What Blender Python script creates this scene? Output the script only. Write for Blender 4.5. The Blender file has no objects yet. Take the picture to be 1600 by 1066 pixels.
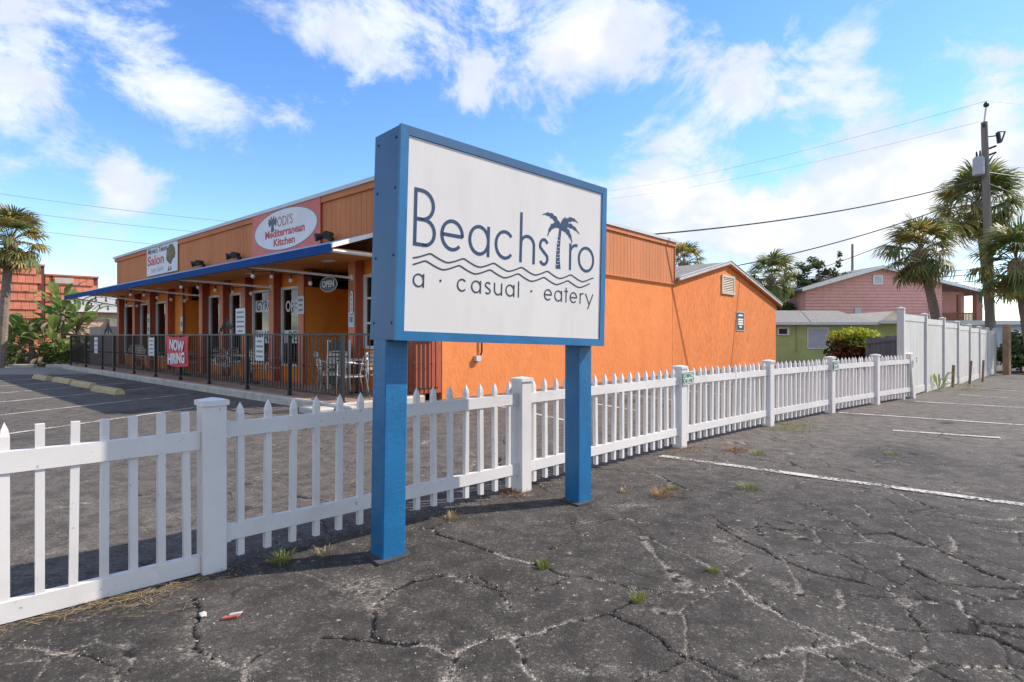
import bpy, math, random
import numpy as np
from mathutils import Vector, Matrix, Euler

R = math.radians
rng = random.Random(7)
nrg = np.random.default_rng(11)
scn = bpy.context.scene
COL = scn.collection

# ------------------------------------------------------------------ camera
cam = bpy.data.cameras.new("camera")
cam.sensor_width = 36.0
cam.lens = 900.0 / 1600.0 * 36.0
cam.shift_y = -(533 - 525) / 1600.0
cam.clip_start = 0.05
cam.clip_end = 6000
camo = bpy.data.objects.new("camera", cam)
camo.location = (0, 0, 1.34)
camo.rotation_euler = (R(90), 0, 0)
COL.objects.link(camo)
scn.camera = camo

# ------------------------------------------------------------------ light
SUN_H = Vector((0.963, 0.280, 0)).normalized()
SUN_EL = R(42.5)
SUN_DIR = Vector((SUN_H.x * math.cos(SUN_EL), SUN_H.y * math.cos(SUN_EL), math.sin(SUN_EL)))
sun = bpy.data.lights.new("sun", 'SUN')
sun.energy = 2.9
sun.angle = R(0.53)
sun.color = (1.0, 0.92, 0.82)
suno = bpy.data.objects.new("sun", sun)
suno.rotation_euler = (-SUN_DIR).to_track_quat('-Z', 'Y').to_euler()
suno.location = (30, 20, 30)
COL.objects.link(suno)

vs = scn.view_settings
vs.view_transform = 'Standard'
vs.look = 'None'
vs.exposure = 1.18
vs.gamma = 1.0
scn.render.film_transparent = False
scn.cycles.max_bounces = 6
scn.cycles.diffuse_bounces = 3
scn.cycles.glossy_bounces = 3
scn.cycles.transparent_max_bounces = 12


class NT:
    """tiny node helper"""
    def __init__(s, tree):
        s.t = tree
        tree.nodes.clear()

    def n(s, kind, ins=None, **kw):
        nd = s.t.nodes.new(kind)
        for k, v in kw.items():
            setattr(nd, k, v)
        for k, v in (ins or {}).items():
            if isinstance(v, bpy.types.NodeSocket):
                s.t.links.new(v, nd.inputs[k])
            else:
                nd.inputs[k].default_value = v
        return nd

    def m(s, op, a, b=None, clamp=False):
        i = {0: a}
        if b is not None:
            i[1] = b
        nd = s.n('ShaderNodeMath', i, operation=op)
        nd.use_clamp = clamp
        return nd.outputs[0]

    def smooth(s, x, lo, hi, a=0.0, b=1.0):
        nd = s.n('ShaderNodeMapRange', {0: x, 1: lo, 2: hi, 3: a, 4: b}, interpolation_type='SMOOTHSTEP')
        return nd.outputs[0]

    def mix(s, f, a, b, blend='MIX'):
        nd = s.n('ShaderNodeMix', None, data_type='RGBA', blend_type=blend)
        for i, v in ((0, f), (6, a), (7, b)):
            if isinstance(v, bpy.types.NodeSocket):
                s.t.links.new(v, nd.inputs[i])
            else:
                if i == 0:
                    nd.inputs[i].default_value = v
                else:
                    nd.inputs[i].default_value = tuple(v) + (1,) if len(v) == 3 else v
        return nd.outputs[2]

    def noise(s, vec, scale, detail=4, rough=0.55, dist=0.0):
        i = {'Scale': scale, 'Detail': detail, 'Roughness': rough, 'Distortion': dist}
        if vec is not None:
            i['Vector'] = vec
        return s.n('ShaderNodeTexNoise', i).outputs['Fac']


# ------------------------------------------------------------------ sky
world = bpy.data.worlds.new("World")
scn.world = world
world.use_nodes = True
w = NT(world.node_tree)
sky = w.n('ShaderNodeTexSky', sky_type='NISHITA')
sky.sun_disc = False
sky.sun_elevation = SUN_EL
sky.sun_rotation = math.atan2(SUN_H.x, SUN_H.y)
sky.air_density = 1.0
sky.dust_density = 0.15
sky.ozone_density = 3.0
tc = w.n('ShaderNodeTexCoord')
dirv = w.n('ShaderNodeVectorMath', {0: tc.outputs['Generated']}, operation='NORMALIZE').outputs[0]
sep = w.n('ShaderNodeSeparateXYZ', {0: dirv})
az = w.m('ARCTAN2', sep.outputs[0], sep.outputs[1])
el = w.m('ARCSINE', sep.outputs[2])
puff = w.n('ShaderNodeVectorMath', {0: dirv, 1: (1.0, 1.0, 1.5)}, operation='MULTIPLY').outputs[0]
n1 = w.noise(puff, 5.2, 10, 0.65, 0.35)
dens = n1
azel = w.n('ShaderNodeCombineXYZ', {0: az, 1: el, 2: 0.0}).outputs[0]


def pd(px, py):
    x, z = (px - 800) / 900.0, (525 - py) / 900.0
    return math.atan2(x, 1), math.asin(z / math.sqrt(1 + x * x + z * z))


# cumulus patches of this sky: azimuth, elevation, half widths in radians, weight
CLOUDS = []
for px, py, rx, ry, wt in [(30, 50, 95, 60, .13), (40, 150, 70, 45, .16), (250, 95, 100, 60, .22), (330, 160, 120, 35, .15),
                           (520, 35, 150, 42, .24), (570, 90, 60, 40, .15), (205, 272, 62, 34, .25), (190, 315, 40, 30, .1),
                           (930, 50, 110, 55, .27), (760, 150, 45, 40, .13), (1050, 210, 60, 40, .14), (1170, 140, 110, 40, .17),
                           (1330, 80, 50, 40, .17), (1350, 150, 45, 25, .16), (1560, 120, 80, 60, .22), (1370, 265, 100, 65, .25),
                           (1520, 280, 110, 90, .22), (1230, 330, 160, 50, .24), (1010, 310, 70, 40, .2), (1150, 370, 180, 55, .22),
                           (1000, 340, 90, 40, .16), (1400, 380, 150, 55, .22)]:
    a0, e0 = pd(px, py)
    c2 = 1.0 / (1 + ((px - 800) / 900.0) ** 2)
    CLOUDS.append((a0, e0, rx * 1.1 / 900 * c2, ry * 1.1 / 900 * math.sqrt(c2), wt * 0.85))
acc = None
for a0, e0, ra, re_, wt in CLOUDS:
    dv = w.n('ShaderNodeVectorMath', {0: azel, 1: (a0, e0, 0)}, operation='SUBTRACT').outputs[0]
    dv = w.n('ShaderNodeVectorMath', {0: dv, 1: (1 / ra, 1 / re_, 0)}, operation='MULTIPLY').outputs[0]
    dd = w.n('ShaderNodeVectorMath', {0: dv, 1: dv}, operation='DOT_PRODUCT').outputs['Value']
    gq = w.m('MULTIPLY', w.m('POWER', 2.718, w.m('MULTIPLY', dd, -1.0)), wt)
    acc = gq if acc is None else w.m('ADD', acc, gq)
# unseen cumulus outside the view, cover added to whiten the fill light
around = w.smooth(w.m('ABSOLUTE', az), 0.80, 1.0, 0.0, 0.13)
dens = w.m('ADD', dens, w.m('ADD', acc, around))
mask = w.smooth(dens, 0.525, 0.69)
core = w.smooth(dens, 0.60, 0.86)
ccol = w.mix(core, (0.66, 0.77, 0.94), (1.0, 0.97, 0.94))
n3 = w.noise(puff, 7.0, 3, 0.5, 0.0)
ccol = w.mix(w.m('MULTIPLY', w.smooth(n3, 0.44, 0.60), 0.62), ccol, (0.64, 0.69, 0.80))
hsv = w.n('ShaderNodeHueSaturation', {'Color': sky.outputs[0], 'Hue': 0.508, 'Saturation': 1.2, 'Value': 1.0})
bgs = w.n('ShaderNodeBackground', {'Color': hsv.outputs[0], 'Strength': 0.118})
bgc = w.n('ShaderNodeBackground', {'Color': ccol, 'Strength': 0.52})
mixs = w.n('ShaderNodeMixShader', {0: w.m('MULTIPLY', mask, 0.95), 1: bgs.outputs[0], 2: bgc.outputs[0]})
w.n('ShaderNodeOutputWorld', {0: mixs.outputs[0]})
world.cycles.sampling_method = 'MANUAL'
world.cycles.sample_map_resolution = 512

# ------------------------------------------------------------------ materials
MATS = {}


def mat(name, col, rough=0.6, var=0.12, vscale=3.0, bump=0.0, bscale=80.0, metal=0.0, spec=0.4, dirt=None, dirt_amt=0.0, fine=0.0, fscale=60.0, trans=0.0, stretch=None, speck=0.0):
    if name in MATS:
        return MATS[name]
    m = bpy.data.materials.new(name)
    m.use_nodes = True
    t = NT(m.node_tree)
    pos = t.n('ShaderNodeNewGeometry').outputs['Position']
    if stretch:
        pos = t.n('ShaderNodeVectorMath', {0: pos, 1: stretch}, operation='MULTIPLY').outputs[0]
    nf = t.noise(pos, vscale, 5, 0.6)
    c = t.mix(t.smooth(nf, 0.3, 0.7), tuple(x * (1 - var) for x in col), tuple(min(1, x * (1 + var)) for x in col))
    if fine:
        c = t.mix(t.m('MULTIPLY', t.smooth(t.noise(pos, fscale, 3, 0.6), 0.35, 0.65), fine), c, tuple(x * 0.45 for x in col))
    if dirt:
        dn = t.noise(pos, 1.7, 8, 0.7)
        c = t.mix(t.m('MULTIPLY', t.smooth(dn, 0.48, 0.7), dirt_amt), c, dirt)
    if speck:
        c = t.mix(t.m('MULTIPLY', t.smooth(t.noise(pos, 26.0, 3, 0.6), 0.67, 0.73), speck), c, (0.24, 0.20, 0.16))
    ins = {'Base Color': c, 'Roughness': rough, 'Metallic': metal, 'Specular IOR Level': spec}
    if bump:
        bn = t.noise(pos, bscale, 4, 0.6)
        ins['Normal'] = t.n('ShaderNodeBump', {'Height': bn, 'Strength': bump, 'Distance': 0.02}).outputs[0]
    p = t.n('ShaderNodeBsdfPrincipled', ins)
    out = p.outputs[0]
    if trans:
        tr = t.n('ShaderNodeBsdfTranslucent', {'Color': c})
        out = t.n('ShaderNodeMixShader', {0: trans, 1: out, 2: tr.outputs[0]}).outputs[0]
    t.n('ShaderNodeOutputMaterial', {0: out})
    MATS[name] = m
    return m


def leafmat(name, c1, c2, c3=None, trans=0.25, rough=0.5):
    if name in MATS:
        return MATS[name]
    m = bpy.data.materials.new(name)
    m.use_nodes = True
    t = NT(m.node_tree)
    g = t.n('ShaderNodeNewGeometry')
    oi = t.n('ShaderNodeObjectInfo')
    rnd = t.m('FRACT', t.m('ADD', g.outputs['Random Per Island'], oi.outputs['Random']))
    c = t.mix(rnd, c1, c2)
    if c3:
        c = t.mix(t.smooth(t.noise(g.outputs['Position'], 1.6, 3), 0.5, 0.68), c, c3)
    p = t.n('ShaderNodeBsdfPrincipled', {'Base Color': c, 'Roughness': rough, 'Specular IOR Level': 0.35})
    tr = t.n('ShaderNodeBsdfTranslucent', {'Color': c})
    o = t.n('ShaderNodeMixShader', {0: trans, 1: p.outputs[0], 2: tr.outputs[0]})
    t.n('ShaderNodeOutputMaterial', {0: o.outputs[0]})
    MATS[name] = m
    return m


def glassmat(name, tint, opac):
    if name in MATS:
        return MATS[name]
    m = bpy.data.materials.new(name)
    m.use_nodes = True
    t = NT(m.node_tree)
    fr = t.n('ShaderNodeFresnel', {'IOR': 1.5})
    tr = t.n('ShaderNodeBsdfTransparent', {'Color': tint + (1,)})
    gl = t.n('ShaderNodeBsdfGlossy', {'Roughness': 0.03})
    o = t.n('ShaderNodeMixShader', {0: t.m('ADD', t.m('MULTIPLY', fr.outputs[0], 1.0), opac, True), 1: tr.outputs[0], 2: gl.outputs[0]})
    t.n('ShaderNodeOutputMaterial', {0: o.outputs[0]})
    MATS[name] = m
    return m


# ------------------------------------------------------------------ mesh builder
class MB:
    def __init__(s):
        s.v, s.f = [], []

    def add(s, vs_, fs):
        o = len(s.v)
        s.v += [tuple(p) for p in vs_]
        s.f += [tuple(i + o for i in f) for f in fs]
        return s

    def box(s, x0, x1, y0, y1, z0, z1, M=None):
        p = [(x0, y0, z0), (x1, y0, z0), (x1, y1, z0), (x0, y1, z0), (x0, y0, z1), (x1, y0, z1), (x1, y1, z1), (x0, y1, z1)]
        if M is not None:
            p = [M @ Vector(q) for q in p]
        return s.add(p, [(0, 3, 2, 1), (4, 5, 6, 7), (0, 1, 5, 4), (1, 2, 6, 5), (2, 3, 7, 6), (3, 0, 4, 7)])

    def bbox(s, x0, x1, y0, y1, z0, z1, b=0.008):
        """box with chamfered vertical and top edges"""
        lo = [(x0 + b, y0), (x1 - b, y0), (x1, y0 + b), (x1, y1 - b), (x1 - b, y1), (x0 + b, y1), (x0, y1 - b), (x0, y0 + b)]
        cx, cy = (x0 + x1) / 2, (y0 + y1) / 2
        ins = [(x + (b if x < cx else -b), y + (b if y < cy else -b)) for x, y in lo]
        vs_ = [(x, y, z0) for x, y in lo] + [(x, y, z1 - b) for x, y in lo] + [(x, y, z1) for x, y in ins]
        fs = [tuple(range(7, -1, -1)), tuple(range(16, 24))]
        for k in range(8):
            n = (k + 1) % 8
            fs += [(k, n, 8 + n, 8 + k), (8 + k, 8 + n, 16 + n, 16 + k)]
        return s.add(vs_, fs)

    def prism(s, poly, a0, a1, axis='y'):
        """extrude 2D polygon; axis y: poly in (x,z); axis x: poly in (y,z); axis z: poly in (x,y)"""
        def P(p, a):
            return (p[0], a, p[1]) if axis == 'y' else ((a, p[0], p[1]) if axis == 'x' else (p[0], p[1], a))
        n = len(poly)
        vs_ = [P(p, a0) for p in poly] + [P(p, a1) for p in poly]
        fs = [tuple(range(n)), tuple(range(2 * n - 1, n - 1, -1))]
        fs += [(k, n + k, n + (k + 1) % n, (k + 1) % n) for k in range(n)]
        return s.add(vs_, fs)

    def tube(s, pts, r, n=6, closed=False):
        pts = [Vector(p) for p in pts]
        rs = r if isinstance(r, (list, tuple)) else [r] * len(pts)
        rings = []
        up = Vector((0, 0, 1))
        N = len(pts)
        prev = None
        for i, p in enumerate(pts):
            a = pts[i - 1] if i > 0 else (pts[-1] if closed else p)
            b = pts[(i + 1) % N] if (i < N - 1 or closed) else p
            d = (b - a)
            if d.length < 1e-9:
                d = Vector((0, 0, 1))
            d.normalize()
            if prev is None:
                sx = d.cross(up)
                if sx.length < 0.05:
                    sx = d.cross(Vector((1, 0, 0)))
            else:
                sx = prev - d * prev.dot(d)
                if sx.length < 1e-6:
                    sx = d.cross(Vector((1, 0, 0)))
            sx.normalize()
            prev = sx
            sy = d.cross(sx)
            rings.append([p + (sx * math.cos(2 * math.pi * k / n) + sy * math.sin(2 * math.pi * k / n)) * rs[i] for k in range(n)])
        vs_ = [q for rg in rings for q in rg]
        fs = []
        for i in range(N if closed else N - 1):
            j = (i + 1) % N
            for k in range(n):
                k2 = (k + 1) % n
                fs.append((i * n + k, i * n + k2, j * n + k2, j * n + k))
        if not closed:
            fs.append(tuple(range(n - 1, -1, -1)))
            fs.append(tuple(range((N - 1) * n, N * n)))
        return s.add(vs_, fs)

    def lathe(s, prof, n=12, c=(0, 0)):
        vs_ = []
        for r_, z in prof:
            vs_ += [(c[0] + r_ * math.cos(2 * math.pi * k / n), c[1] + r_ * math.sin(2 * math.pi * k / n), z) for k in range(n)]
        fs = []
        for i in range(len(prof) - 1):
            for k in range(n):
                k2 = (k + 1) % n
                fs.append((i * n + k, i * n + k2, (i + 1) * n + k2, (i + 1) * n + k))
        fs.append(tuple(range(n - 1, -1, -1)))
        fs.append(tuple(range((len(prof) - 1) * n, len(prof) * n)))
        return s.add(vs_, fs)

    def ribbon(s, pts, width, th=0.002, closed=False, y0=0.0):
        """flat stroke in the x,z plane facing -y"""
        P = [Vector((p[0], p[1])) for p in pts]
        N = len(P)
        L, Rr = [], []
        for i in range(N):
            a = P[i - 1] if (i > 0 or closed) else P[i]
            b = P[(i + 1) % N] if (i < N - 1 or closed) else P[i]
            d1 = (P[i] - a)
            d2 = (b - P[i])
            if d1.length < 1e-9:
                d1 = d2
            if d2.length < 1e-9:
                d2 = d1
            n1 = Vector((-d1.y, d1.x)).normalized()
            n2 = Vector((-d2.y, d2.x)).normalized()
            nn = (n1 + n2)
            nn = nn.normalized() if nn.length > 1e-6 else n1
            k = min(2.0, 1.0 / max(0.3, nn.dot(n1)))
            wd = width[i] if isinstance(width, (list, tuple)) else width
            L.append(P[i] + nn * wd / 2 * k)
            Rr.append(P[i] - nn * wd / 2 * k)
        vs_ = [(q.x, y0 - th, q.y) for q in L] + [(q.x, y0 - th, q.y) for q in Rr]
        fs = []
        for i in range(N if closed else N - 1):
            j = (i + 1) % N
            fs.append((i, j, N + j, N + i)[::-1])
        vs_ += [(q.x, y0, q.y) for q in L] + [(q.x, y0, q.y) for q in Rr]
        for i in range(N if closed else N - 1):
            j = (i + 1) % N
            fs.append((i, 2 * N + i, 2 * N + j, j))
            fs.append((N + i, N + j, 3 * N + j, 3 * N + i))
        return s.add(vs_, fs)

    def mesh(s, name, m, smooth=False):
        me = bpy.data.meshes.new(name)
        me.from_pydata(s.v, [], s.f)
        if m:
            me.materials.append(m)
        if smooth:
            me.polygons.foreach_set('use_smooth', [True] * len(me.polygons))
        me.update()
        return me

    def build(s, name, m, parent=None, smooth=False, loc=None, rot=None):
        return put(name, s.mesh(name, m, smooth), parent, loc, rot)


def put(name, me, parent=None, loc=None, rot=None, scale=None):
    o = bpy.data.objects.new(name, me)
    COL.objects.link(o)
    if parent:
        o.parent = parent
    if loc is not None:
        o.location = loc
    if rot is not None:
        o.rotation_euler = rot
    if scale is not None:
        o.scale = scale
    return o


def tag(o, label=None, cat=None, group=None, kind=None):
    for k, v in (('label', label), ('category', cat), ('group', group), ('kind', kind)):
        if v:
            o[k] = v
    return o


def thing(name, label, cat, loc=(0, 0, 0), rotz=0.0, group=None):
    o = bpy.data.objects.new(name, None)
    o.empty_display_size = 0.1
    COL.objects.link(o)
    o.location = loc
    o.rotation_euler = (0, 0, rotz)
    return tag(o, label, cat, group)


def text(body, size, m, name, parent, loc, rot=(R(90), 0, 0), sx=1.0, bold=0.0, align='CENTER', ext=0.002, spacing=1.0, fit=None):
    cu = bpy.data.curves.new(name, 'FONT')
    cu.body = body
    cu.size = size
    cu.align_x = align
    cu.align_y = 'CENTER'
    cu.offset = bold
    cu.extrude = ext
    cu.space_character = spacing
    cu.resolution_u = 3
    tmp = bpy.data.objects.new(name, cu)
    COL.objects.link(tmp)
    dg = bpy.context.evaluated_depsgraph_get()
    me = bpy.data.meshes.new_from_object(tmp.evaluated_get(dg))
    bpy.data.objects.remove(tmp)
    bpy.data.curves.remove(cu)
    me.materials.clear()
    me.materials.append(m)
    if fit:
        c_ = np.empty(len(me.vertices) * 3, dtype=np.float32)
        me.vertices.foreach_get('co', c_)
        c_ = c_.reshape(-1, 3)
        lo, hi = c_.min(0), c_.max(0)
        for a_ in (0, 1):
            c_[:, a_] = (c_[:, a_] - (lo[a_] + hi[a_]) / 2) * fit[a_] / (hi[a_] - lo[a_])
        me.vertices.foreach_set('co', c_.ravel())
        sx = 1.0
    return put(name, me, parent, loc, rot, (sx, 1, 1))


def smoothstep(a, b, x):
    t = np.clip((x - a) / (b - a), 0, 1)
    return t * t * (3 - 2 * t)


def gz(x, y):
    """gentle fall of the lot towards the far right"""
    return float(-0.24 * smoothstep(8, 19, x) * smoothstep(7, 13, y))


# ------------------------------------------------------------------ ground
def axis(lo, hi, step, far, near_lo, near_hi):
    a = list(np.arange(lo, hi + 1e-6, step))
    s, x = step, hi
    while x < far:
        s *= 1.12
        x += s
        a.append(x)
    s, x = step, lo
    left = []
    while x > -far:
        s *= 1.12
        x -= s
        left.append(x)
    return np.array(left[::-1] + a)


CRACKS = [[(-0.52,3.91),(-0.39,3.81),(-0.25,3.71),(-0.12,3.57),(-0.02,3.49),(0.1,3.42),(0.21,3.33),(0.3,3.23),(0.39,3.23),(0.51,3.16),(0.6,3.11),(0.68,3.06),(0.79,3.02),(1.01,3.03)],[(1.0,3.04),(1.19,3.15),(1.37,3.32),(1.44,3.38)],[(-0.52,3.91),(-0.55,4.03),(-0.68,4.03)],[(-0.85,2.58),(-0.71,2.56),(-0.56,2.53),(-0.47,2.51),(-0.37,2.49),(-0.26,2.43),(-0.22,2.45),(-0.16,2.52),(-0.07,2.56),(0.02,2.58),(0.14,2.61),(0.24,2.68),(0.36,2.75),(0.48,2.8),(0.57,2.86),(0.67,2.95),(0.78,2.99)],[(-0.22,2.45),(-0.23,2.35),(-0.26,2.25),(-0.29,2.18)],[(0.48,2.8),(0.57,2.69),(0.64,2.57),(0.68,2.48),(0.73,2.4),(0.79,2.37)],[(0.73,2.4),(0.64,2.32),(0.53,2.27),(0.42,2.2)],[(-0.3,3.16),(-0.15,3.09),(-0.06,3.03),(0.03,2.99),(0.11,3.04),(0.21,3.12),(0.3,3.2)],[(-0.06,2.99),(0.0,2.9),(-0.02,2.81)],[(1.18,5.62),(1.37,5.62),(1.43,5.46),(1.48,5.23),(1.56,5.02)],[(0.8,5.8),(1.11,5.78),(1.41,5.82),(1.76,5.83),(1.94,5.82)],[(0.38,4.17),(0.51,4.12),(0.67,4.19),(0.82,4.24),(0.92,4.15),(1.03,4.12)],[(0.22,3.64),(0.38,3.75),(0.51,3.91)],[(1.43,4.11),(1.49,3.88),(1.57,3.67),(1.61,3.49),(1.66,3.36),(1.75,3.24),(1.88,3.15),(1.98,3.04),(2.11,3.11),(2.31,3.28)],[(1.58,3.96),(1.75,4.05),(1.88,3.99),(2.03,3.99)],[(2.58,3.93),(2.64,3.75),(2.69,3.58),(2.69,3.44),(2.67,3.28),(2.72,3.17),(2.78,3.09)],[(2.94,3.88),(2.88,3.75),(2.73,3.58)],[(2.38,3.58),(2.28,3.36),(2.31,3.28),(2.31,3.15),(2.34,3.03),(2.41,2.91),(2.59,2.96),(2.7,3.03)],[(1.19,3.15),(1.23,3.03),(1.24,2.9),(1.3,2.75),(1.37,2.62),(1.44,2.55)],[(0.66,2.48),(0.74,2.41),(0.82,2.32),(0.89,2.26)],[(0.93,2.32),(1.06,2.41),(1.22,2.47),(1.31,2.43),(1.41,2.35),(1.48,2.26),(1.53,2.2)],[(1.22,2.47),(1.39,2.5),(1.55,2.55)],[(1.55,2.62),(1.59,2.49),(1.67,2.42),(1.7,2.33),(1.81,2.34),(1.94,2.34),(2.1,2.33)],[(1.7,2.33),(1.7,2.26),(1.73,2.21)],[(1.67,2.42),(1.79,2.49),(1.89,2.6)],[(1.64,2.7),(1.74,2.65),(1.85,2.62),(1.99,2.62),(2.08,2.61),(2.15,2.56),(2.18,2.44)],[(2.29,2.93),(2.23,2.84),(2.17,2.73),(2.07,2.61)],[(2.2,2.71),(2.27,2.67),(2.38,2.65)],[(1.98,3.04),(1.97,2.88),(1.92,2.73),(1.89,2.6)],[(1.97,2.88),(2.08,2.91),(2.15,2.9)],[(2.4,4.66),(2.39,4.44),(2.41,4.17),(2.45,4.08)],[(2.74,4.59),(2.71,4.4),(2.67,4.27)],[(1.72,3.03),(1.67,2.9),(1.61,2.84)],[(3.28,4.02),(3.36,3.96),(3.5,3.96)],[(4.03,5.19),(3.96,5.0),(3.93,4.91)],[(7.49,9.46),(7.3,9.0),(7.43,9.0)],[(-1.64,2.98),(-1.48,2.71),(-1.36,2.49),(-1.25,2.38),(-1.14,2.34),(-1.07,2.32),(-1.0,2.19)],[(-1.08,2.34),(-1.07,2.41),(-1.04,2.49)],[(-0.68,2.8),(-0.63,2.59),(-0.56,2.54),(-0.43,2.51)],[(-0.23,2.44),(-0.23,2.34),(-0.26,2.21)],[(-1.76,2.42),(-1.63,2.34),(-1.58,2.28),(-1.5,2.21)],[(-0.7,2.85),(-0.65,2.94),(-0.61,3.05),(-0.55,3.17),(-0.36,3.24),(-0.18,3.19),(-0.07,3.05)],[(-1.58,2.91),(-1.62,2.8)]]
CRACKS += [[(-3.2, 2.0), (-2.6, 2.35), (-2.2, 2.5), (-1.76, 2.42)], [(3.2, 4.4), (3.6, 4.2), (4.2, 4.4), (5.1, 4.2)], [(4.0, 6.2), (4.7, 5.9), (5.2, 6.1), (6.4, 5.8)],
           [(2.2, 3.1), (2.9, 3.05), (3.4, 2.8), (4.0, 2.7)], [(5.0, 8.0), (5.7, 7.6), (6.6, 7.5)], [(6.0, 9.3), (6.8, 9.1), (7.6, 9.3), (8.3, 8.8)],
           [(-6, 6.5), (-5, 6.9), (-4.2, 6.5), (-3, 7.0), (-2, 6.8), (-1, 7.3)], [(-5.6, 8.2), (-4.4, 8.0), (-3.5, 8.4), (-2.2, 8.1)], [(-3.8, 4.2), (-3.3, 4.8), (-2.7, 5.0), (-2.3, 5.7)],
           [(1.9, 4.2), (2.3, 3.9), (2.6, 3.93)], [(3.0, 5.2), (3.3, 4.9), (3.28, 4.5)], [(-2.2, 2.5), (-2.3, 2.2), (-2.2, 1.8)], [(0.0, 2.58), (0.05, 2.3), (0.2, 2.1), (0.42, 2.2)]]
# pale stony spots: x, y, rx, ry, strength
SAND = [(-0.80, 3.06, .20, .17, 1.0), (-0.66, 2.85, .10, .10, .9), (0.94, 4.55, .22, .12, .9), (1.40, 3.73, .13, .16, .8), (0.31, 2.33, .16, .05, .9), (0.52, 2.28, .1, .05, .8),
        (1.2, 4.95, .16, .09, .8), (0.05, 4.88, .2, .07, .8), (-0.35, 4.6, .25, .08, .5), (-1.5, 2.75, .09, .16, .7), (-1.35, 2.45, .1, .09, .7), (-1.1, 2.36, .15, .05, .8),
        (-0.03, 2.85, .06, .08, .9), (1.0, 2.35, .13, .06, .9), (2.0, 2.95, .06, .12, .8), (0.60, 4.95, .2, .06, .6), (-2.5, 2.55, .25, .1, .6), (0.5, 4.15, .16, .05, .6),
        (-3.2, 4.6, .25, .2, .5), (-2.5, 4.3, .2, .14, .6), (-2.9, 3.6, .25, .12, .6), (-2.2, 4.05, .16, .1, .5), (1.45, 3.1, .08, .14, .6), (-0.25, 2.25, .05, .12, .9), (1.55, 3.95, .12, .09, .7),
        (3.6, 3.8, .35, .12, .35), (2.9, 7.4, .5, .2, .4), (0.2, 4.15, .4, .18, .3), (1.28, 2.45, .12, .05, .7), (-0.2, 3.95, .35, .15, .3)]

gx = axis(-2.75, 3.45, 0.0085, 2500, 0, 0)
gy0 = axis(2.05, 6.0, 0.0095, 2500, 0, 0)
gx = np.unique(gx)
gy = gy0[gy0 > -60]
gy = np.concatenate([[-2500, -400], gy])
nx, ny = len(gx), len(gy)
GX, GY = np.meshgrid(gx, gy)
gxf, gyf = GX.ravel(), GY.ravel()


def vnoise(x, y, sc, seed):
    """value noise on a lattice, vectorised"""
    rg = np.random.default_rng(seed)
    tab = rg.random((256, 256))
    xs, ys = x * sc, y * sc
    xi, yi = np.floor(xs).astype(int), np.floor(ys).astype(int)
    fx, fy = xs - xi, ys - yi
    fx, fy = fx * fx * (3 - 2 * fx), fy * fy * (3 - 2 * fy)
    a, b = tab[yi % 256, xi % 256], tab[yi % 256, (xi + 1) % 256]
    c, d = tab[(yi + 1) % 256, xi % 256], tab[(yi + 1) % 256, (xi + 1) % 256]
    return (a * (1 - fx) + b * fx) * (1 - fy) + (c * (1 - fx) + d * fx) * fy


wx = gxf + (vnoise(gxf, gyf, 8, 1) - .5) * .034 + (vnoise(gxf, gyf, 37, 2) - .5) * .020
wy = gyf + (vnoise(gxf, gyf, 8, 3) - .5) * .034 + (vnoise(gxf, gyf, 37, 4) - .5) * .020
crack = np.full(nx * ny, 9.0)
cw = np.full(nx * ny, 9.0)
sel_near = np.where((np.abs(gxf) < 9) & (gyf > 1) & (gyf < 11))[0]
for pl in CRACKS:
    for (x0, y0), (x1, y1) in zip(pl[:-1], pl[1:]):
        m_ = sel_near[(wx[sel_near] > min(x0, x1) - .2) & (wx[sel_near] < max(x0, x1) + .2) & (wy[sel_near] > min(y0, y1) - .2) & (wy[sel_near] < max(y0, y1) + .2)]
        if len(m_) == 0:
            continue
        dx, dy = x1 - x0, y1 - y0
        t_ = np.clip(((wx[m_] - x0) * dx + (wy[m_] - y0) * dy) / (dx * dx + dy * dy + 1e-9), 0, 1)
        dd = np.hypot(wx[m_] - x0 - t_ * dx, wy[m_] - y0 - t_ * dy)
        crack[m_] = np.minimum(crack[m_], dd)
wid = 0.004 + 0.015 * vnoise(gxf, gyf, 2.3, 9) ** 2
groove = 1 - smoothstep(wid * 0.55, wid * 1.4, crack)
# network of fine branching cracks between the main ones
seeds = np.random.default_rng(77).uniform((-5.5, 1.4), (7.5, 9.5), (430, 2)).astype(np.float32)
fin_ = np.where((gxf > -5) & (gxf < 7) & (gyf > 1.6) & (gyf < 9))[0]
fine = np.zeros(nx * ny)
fx_ = (wx + (vnoise(gxf, gyf, 4, 51) - .5) * .06)[fin_].astype(np.float32)
fy_ = (wy + (vnoise(gxf, gyf, 4, 52) - .5) * .06)[fin_].astype(np.float32)
for c0 in range(0, len(fin_), 20000):
    sl = slice(c0, c0 + 20000)
    dd = (fx_[sl, None] - seeds[None, :, 0]) ** 2 + (fy_[sl, None] - seeds[None, :, 1]) ** 2
    p2 = np.partition(dd, 1, axis=1)[:, :2]
    e_ = (np.sqrt(p2[:, 1]) - np.sqrt(p2[:, 0])) * .5
    fine[fin_[sl]] = 1 - smoothstep(0.002, 0.0085, e_)
zone = smoothstep(.40, .56, vnoise(gxf, gyf, .9, 55) * .7 + vnoise(gxf, gyf, 3.0, 56) * .3 + .07 * smoothstep(.5, 2.5, gxf))
fine *= zone
sandn = vnoise(gxf, gyf, 3.1, 5) * .6 + vnoise(gxf, gyf, 40, 6) * .4
sand = (1 - smoothstep(0.005, 0.018, crack)) * smoothstep(0.50, 0.60, sandn)
sand = np.maximum(sand, fine * .75 * smoothstep(.56, .64, vnoise(gxf, gyf, 2.2, 57) * .6 + vnoise(gxf, gyf, 30, 58) * .4))
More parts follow.
